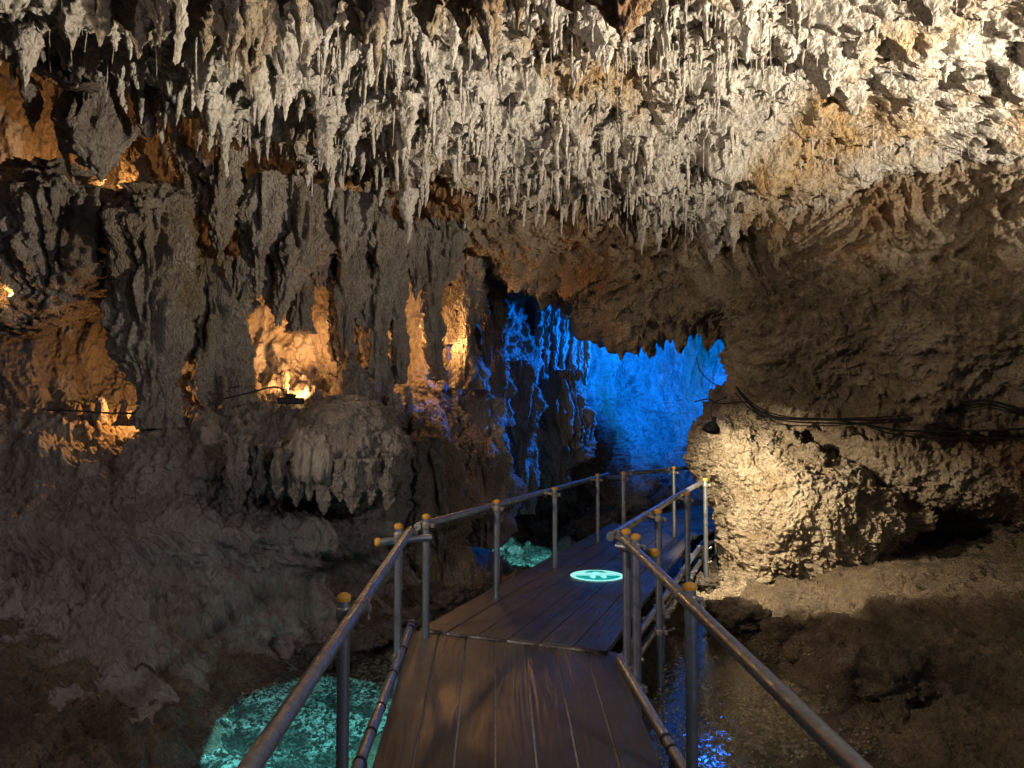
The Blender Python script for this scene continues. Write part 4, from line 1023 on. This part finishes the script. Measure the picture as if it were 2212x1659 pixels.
# ------------------------------------------------------------------ lights
def point(name, loc, col, power, r=0.04):
    l = bpy.data.lights.new(name, 'POINT'); l.color = col; l.energy = power; l.shadow_soft_size = r
    o = bpy.data.objects.new(name, l); o.location = loc; COL.objects.link(o); return o
def spot(name, loc, target, col, power, ang=60, blend=0.4, r=0.05):
    l = bpy.data.lights.new(name, 'SPOT'); l.color = col; l.energy = power; l.shadow_soft_size = r
    l.spot_size = math.radians(ang); l.spot_blend = blend
    o = bpy.data.objects.new(name, l); o.location = loc
    o.rotation_euler = (Vector(target) - Vector(loc)).to_track_quat('-Z', 'Y').to_euler(); COL.objects.link(o); return o
OR = (1.0, 0.47, 0.15)
LP = np.array([6.8, 2.6, 1.4])
spot('ceiling_spot', tuple(LP), (1.8, 6.6, 5.0), (1.0, 0.86, 0.66), 7800, 98, 0.4, 0.16)
az = np.radians(np.linspace(-40, 215, 60)); el = np.radians(np.interp(np.degrees(az), [-40, 90, 117, 126, 135, 142, 150, 158, 170, 215], [30, 27, 21.5, 16.5, 15.0, 10.5, 5, 2.5, 2.5, 3]))
rws = []
for k, (ro, zz) in enumerate([(0.62, None), (0.72, 0.98), (0.95, 0.85), (1.35, 0.2), (1.7, -0.6)]):
    top = 0.66 * np.tan(el)
    zt = LP[2] + (0.62 * np.tan(el) if zz is None else top * zz if zz > 0.8 else top * 0.4 - (1.7 - zz) * 0.55)
    rws.append(np.stack([LP[0] + ro * np.cos(az), LP[1] + ro * np.sin(az), zt], 1))
rws.insert(0, np.stack([LP[0] + 0.6 * np.cos(az), LP[1] + 0.6 * np.sin(az), np.full_like(az, 0.6)], 1))
surface('spot_blocker', np.array(rws), 60, 260, lambda p: 0.03 * fbm(p / 0.3, 2), M_arch, 'structure', world=True)  # added out-of-view blocker, keeps the ceiling spot off the lower walls
pL = P(1555, 935, 8.62)
spot('bell_spot', tuple(lp + np.array([0.0, 0.0, -0.03])), P(1700, 1150, 8.9), (1.0, 0.82, 0.56), 720, 112, 0.8, 0.04)
B = (0.0, 0.18, 1.0)
spot('blue_spot_back', P(1640, 690, 13.6), P(1420, 705, 17), B, 4000, 118, 0.8, 0.15)
spot('blue_spot_side', P(1640, 690, 13.4), P(1130, 780, 12.6), B, 3600, 62, 0.6, 0.15)
for px, py, d, e in [(88, 335, 8.0, 42), (250, 400, 7.8, 16), (285, 868, 7.65, 34), (402, 850, 7.85, 28), (690, 700, 9.1, 18), (886, 712, 9.6, 34), (975, 740, 10.1, 30), (20, 640, 7.2, 8)]:
    point('niche_lamp', P(px, py, d), OR, e, 0.012)
spot('niche_spot', P(655, 855, 8.0), P(618, 780, 9.3), OR, 330, 62, 0.9, 0.015)
point('niche_lamp', P(640, 850, 8.6), OR, 22, 0.012)
spot('blue_spot_front', P(1530, 772, 11.0), (1.3, 6.4, 0), (0.02, 0.2, 1.0), 34, 40, 0.7, 0.12)
spot('sign_spill_spot', tuple(sc_ + np.array([0.1, 0.3, 2.4])), tuple(sc_), (0.15, 1.0, 0.9), 30, 26, 1.0, 0.02)  # added cyan spill around the disc, which carries the image itself
spot('fill_spot_left', (-4.3, 2.5, 2.9), (3.0, 8.0, 1.5), (1.0, 0.80, 0.60), 560, 66, 0.6, 0.12)  # added unseen fill for the arch and right bank
spot('fill_spot_bank', (-3.6, 0.8, 3.2), (-2.3, 6.6, 0.1), (1.0, 0.86, 0.78), 105, 64, 0.8, 0.1)  # added off-frame skimming fill, brings out the left bank relief
spot('fill_spot_right', (3.4, 0.4, 3.0), (-3.2, 6.5, 0.9), (0.92, 0.88, 0.98), 300, 84, 0.7, 0.12)  # added off-frame fill from the right, brightens the left side
spot('pool_spot', (-0.95, 3.75, 0.45), (-1.22, 4.75, -0.6), (0.17, 0.9, 1.0), 460, 50, 0.08, 0.01)
spot('pool_spot_far', (1.0, 10.4, 0.35), (0.34, 11.7, -0.6), (0.2, 0.95, 1.0), 480, 38, 0.15, 0.02)

w = bpy.data.worlds.new('World'); scene.world = w; w.use_nodes = True
bg = w.node_tree.nodes['Background']; bg.inputs[0].default_value = (0.78, 0.78, 0.88, 1); bg.inputs[1].default_value = 0.085

scene.view_settings.view_transform = 'Standard'; scene.view_settings.look = 'None'; scene.view_settings.gamma = 1
scene.view_settings.exposure = 0.0
scene.cycles.max_bounces = 5; scene.cycles.diffuse_bounces = 3; scene.cycles.glossy_bounces = 2
scene.cycles.use_denoising = True
scene.cycles.sample_clamp_indirect = 4
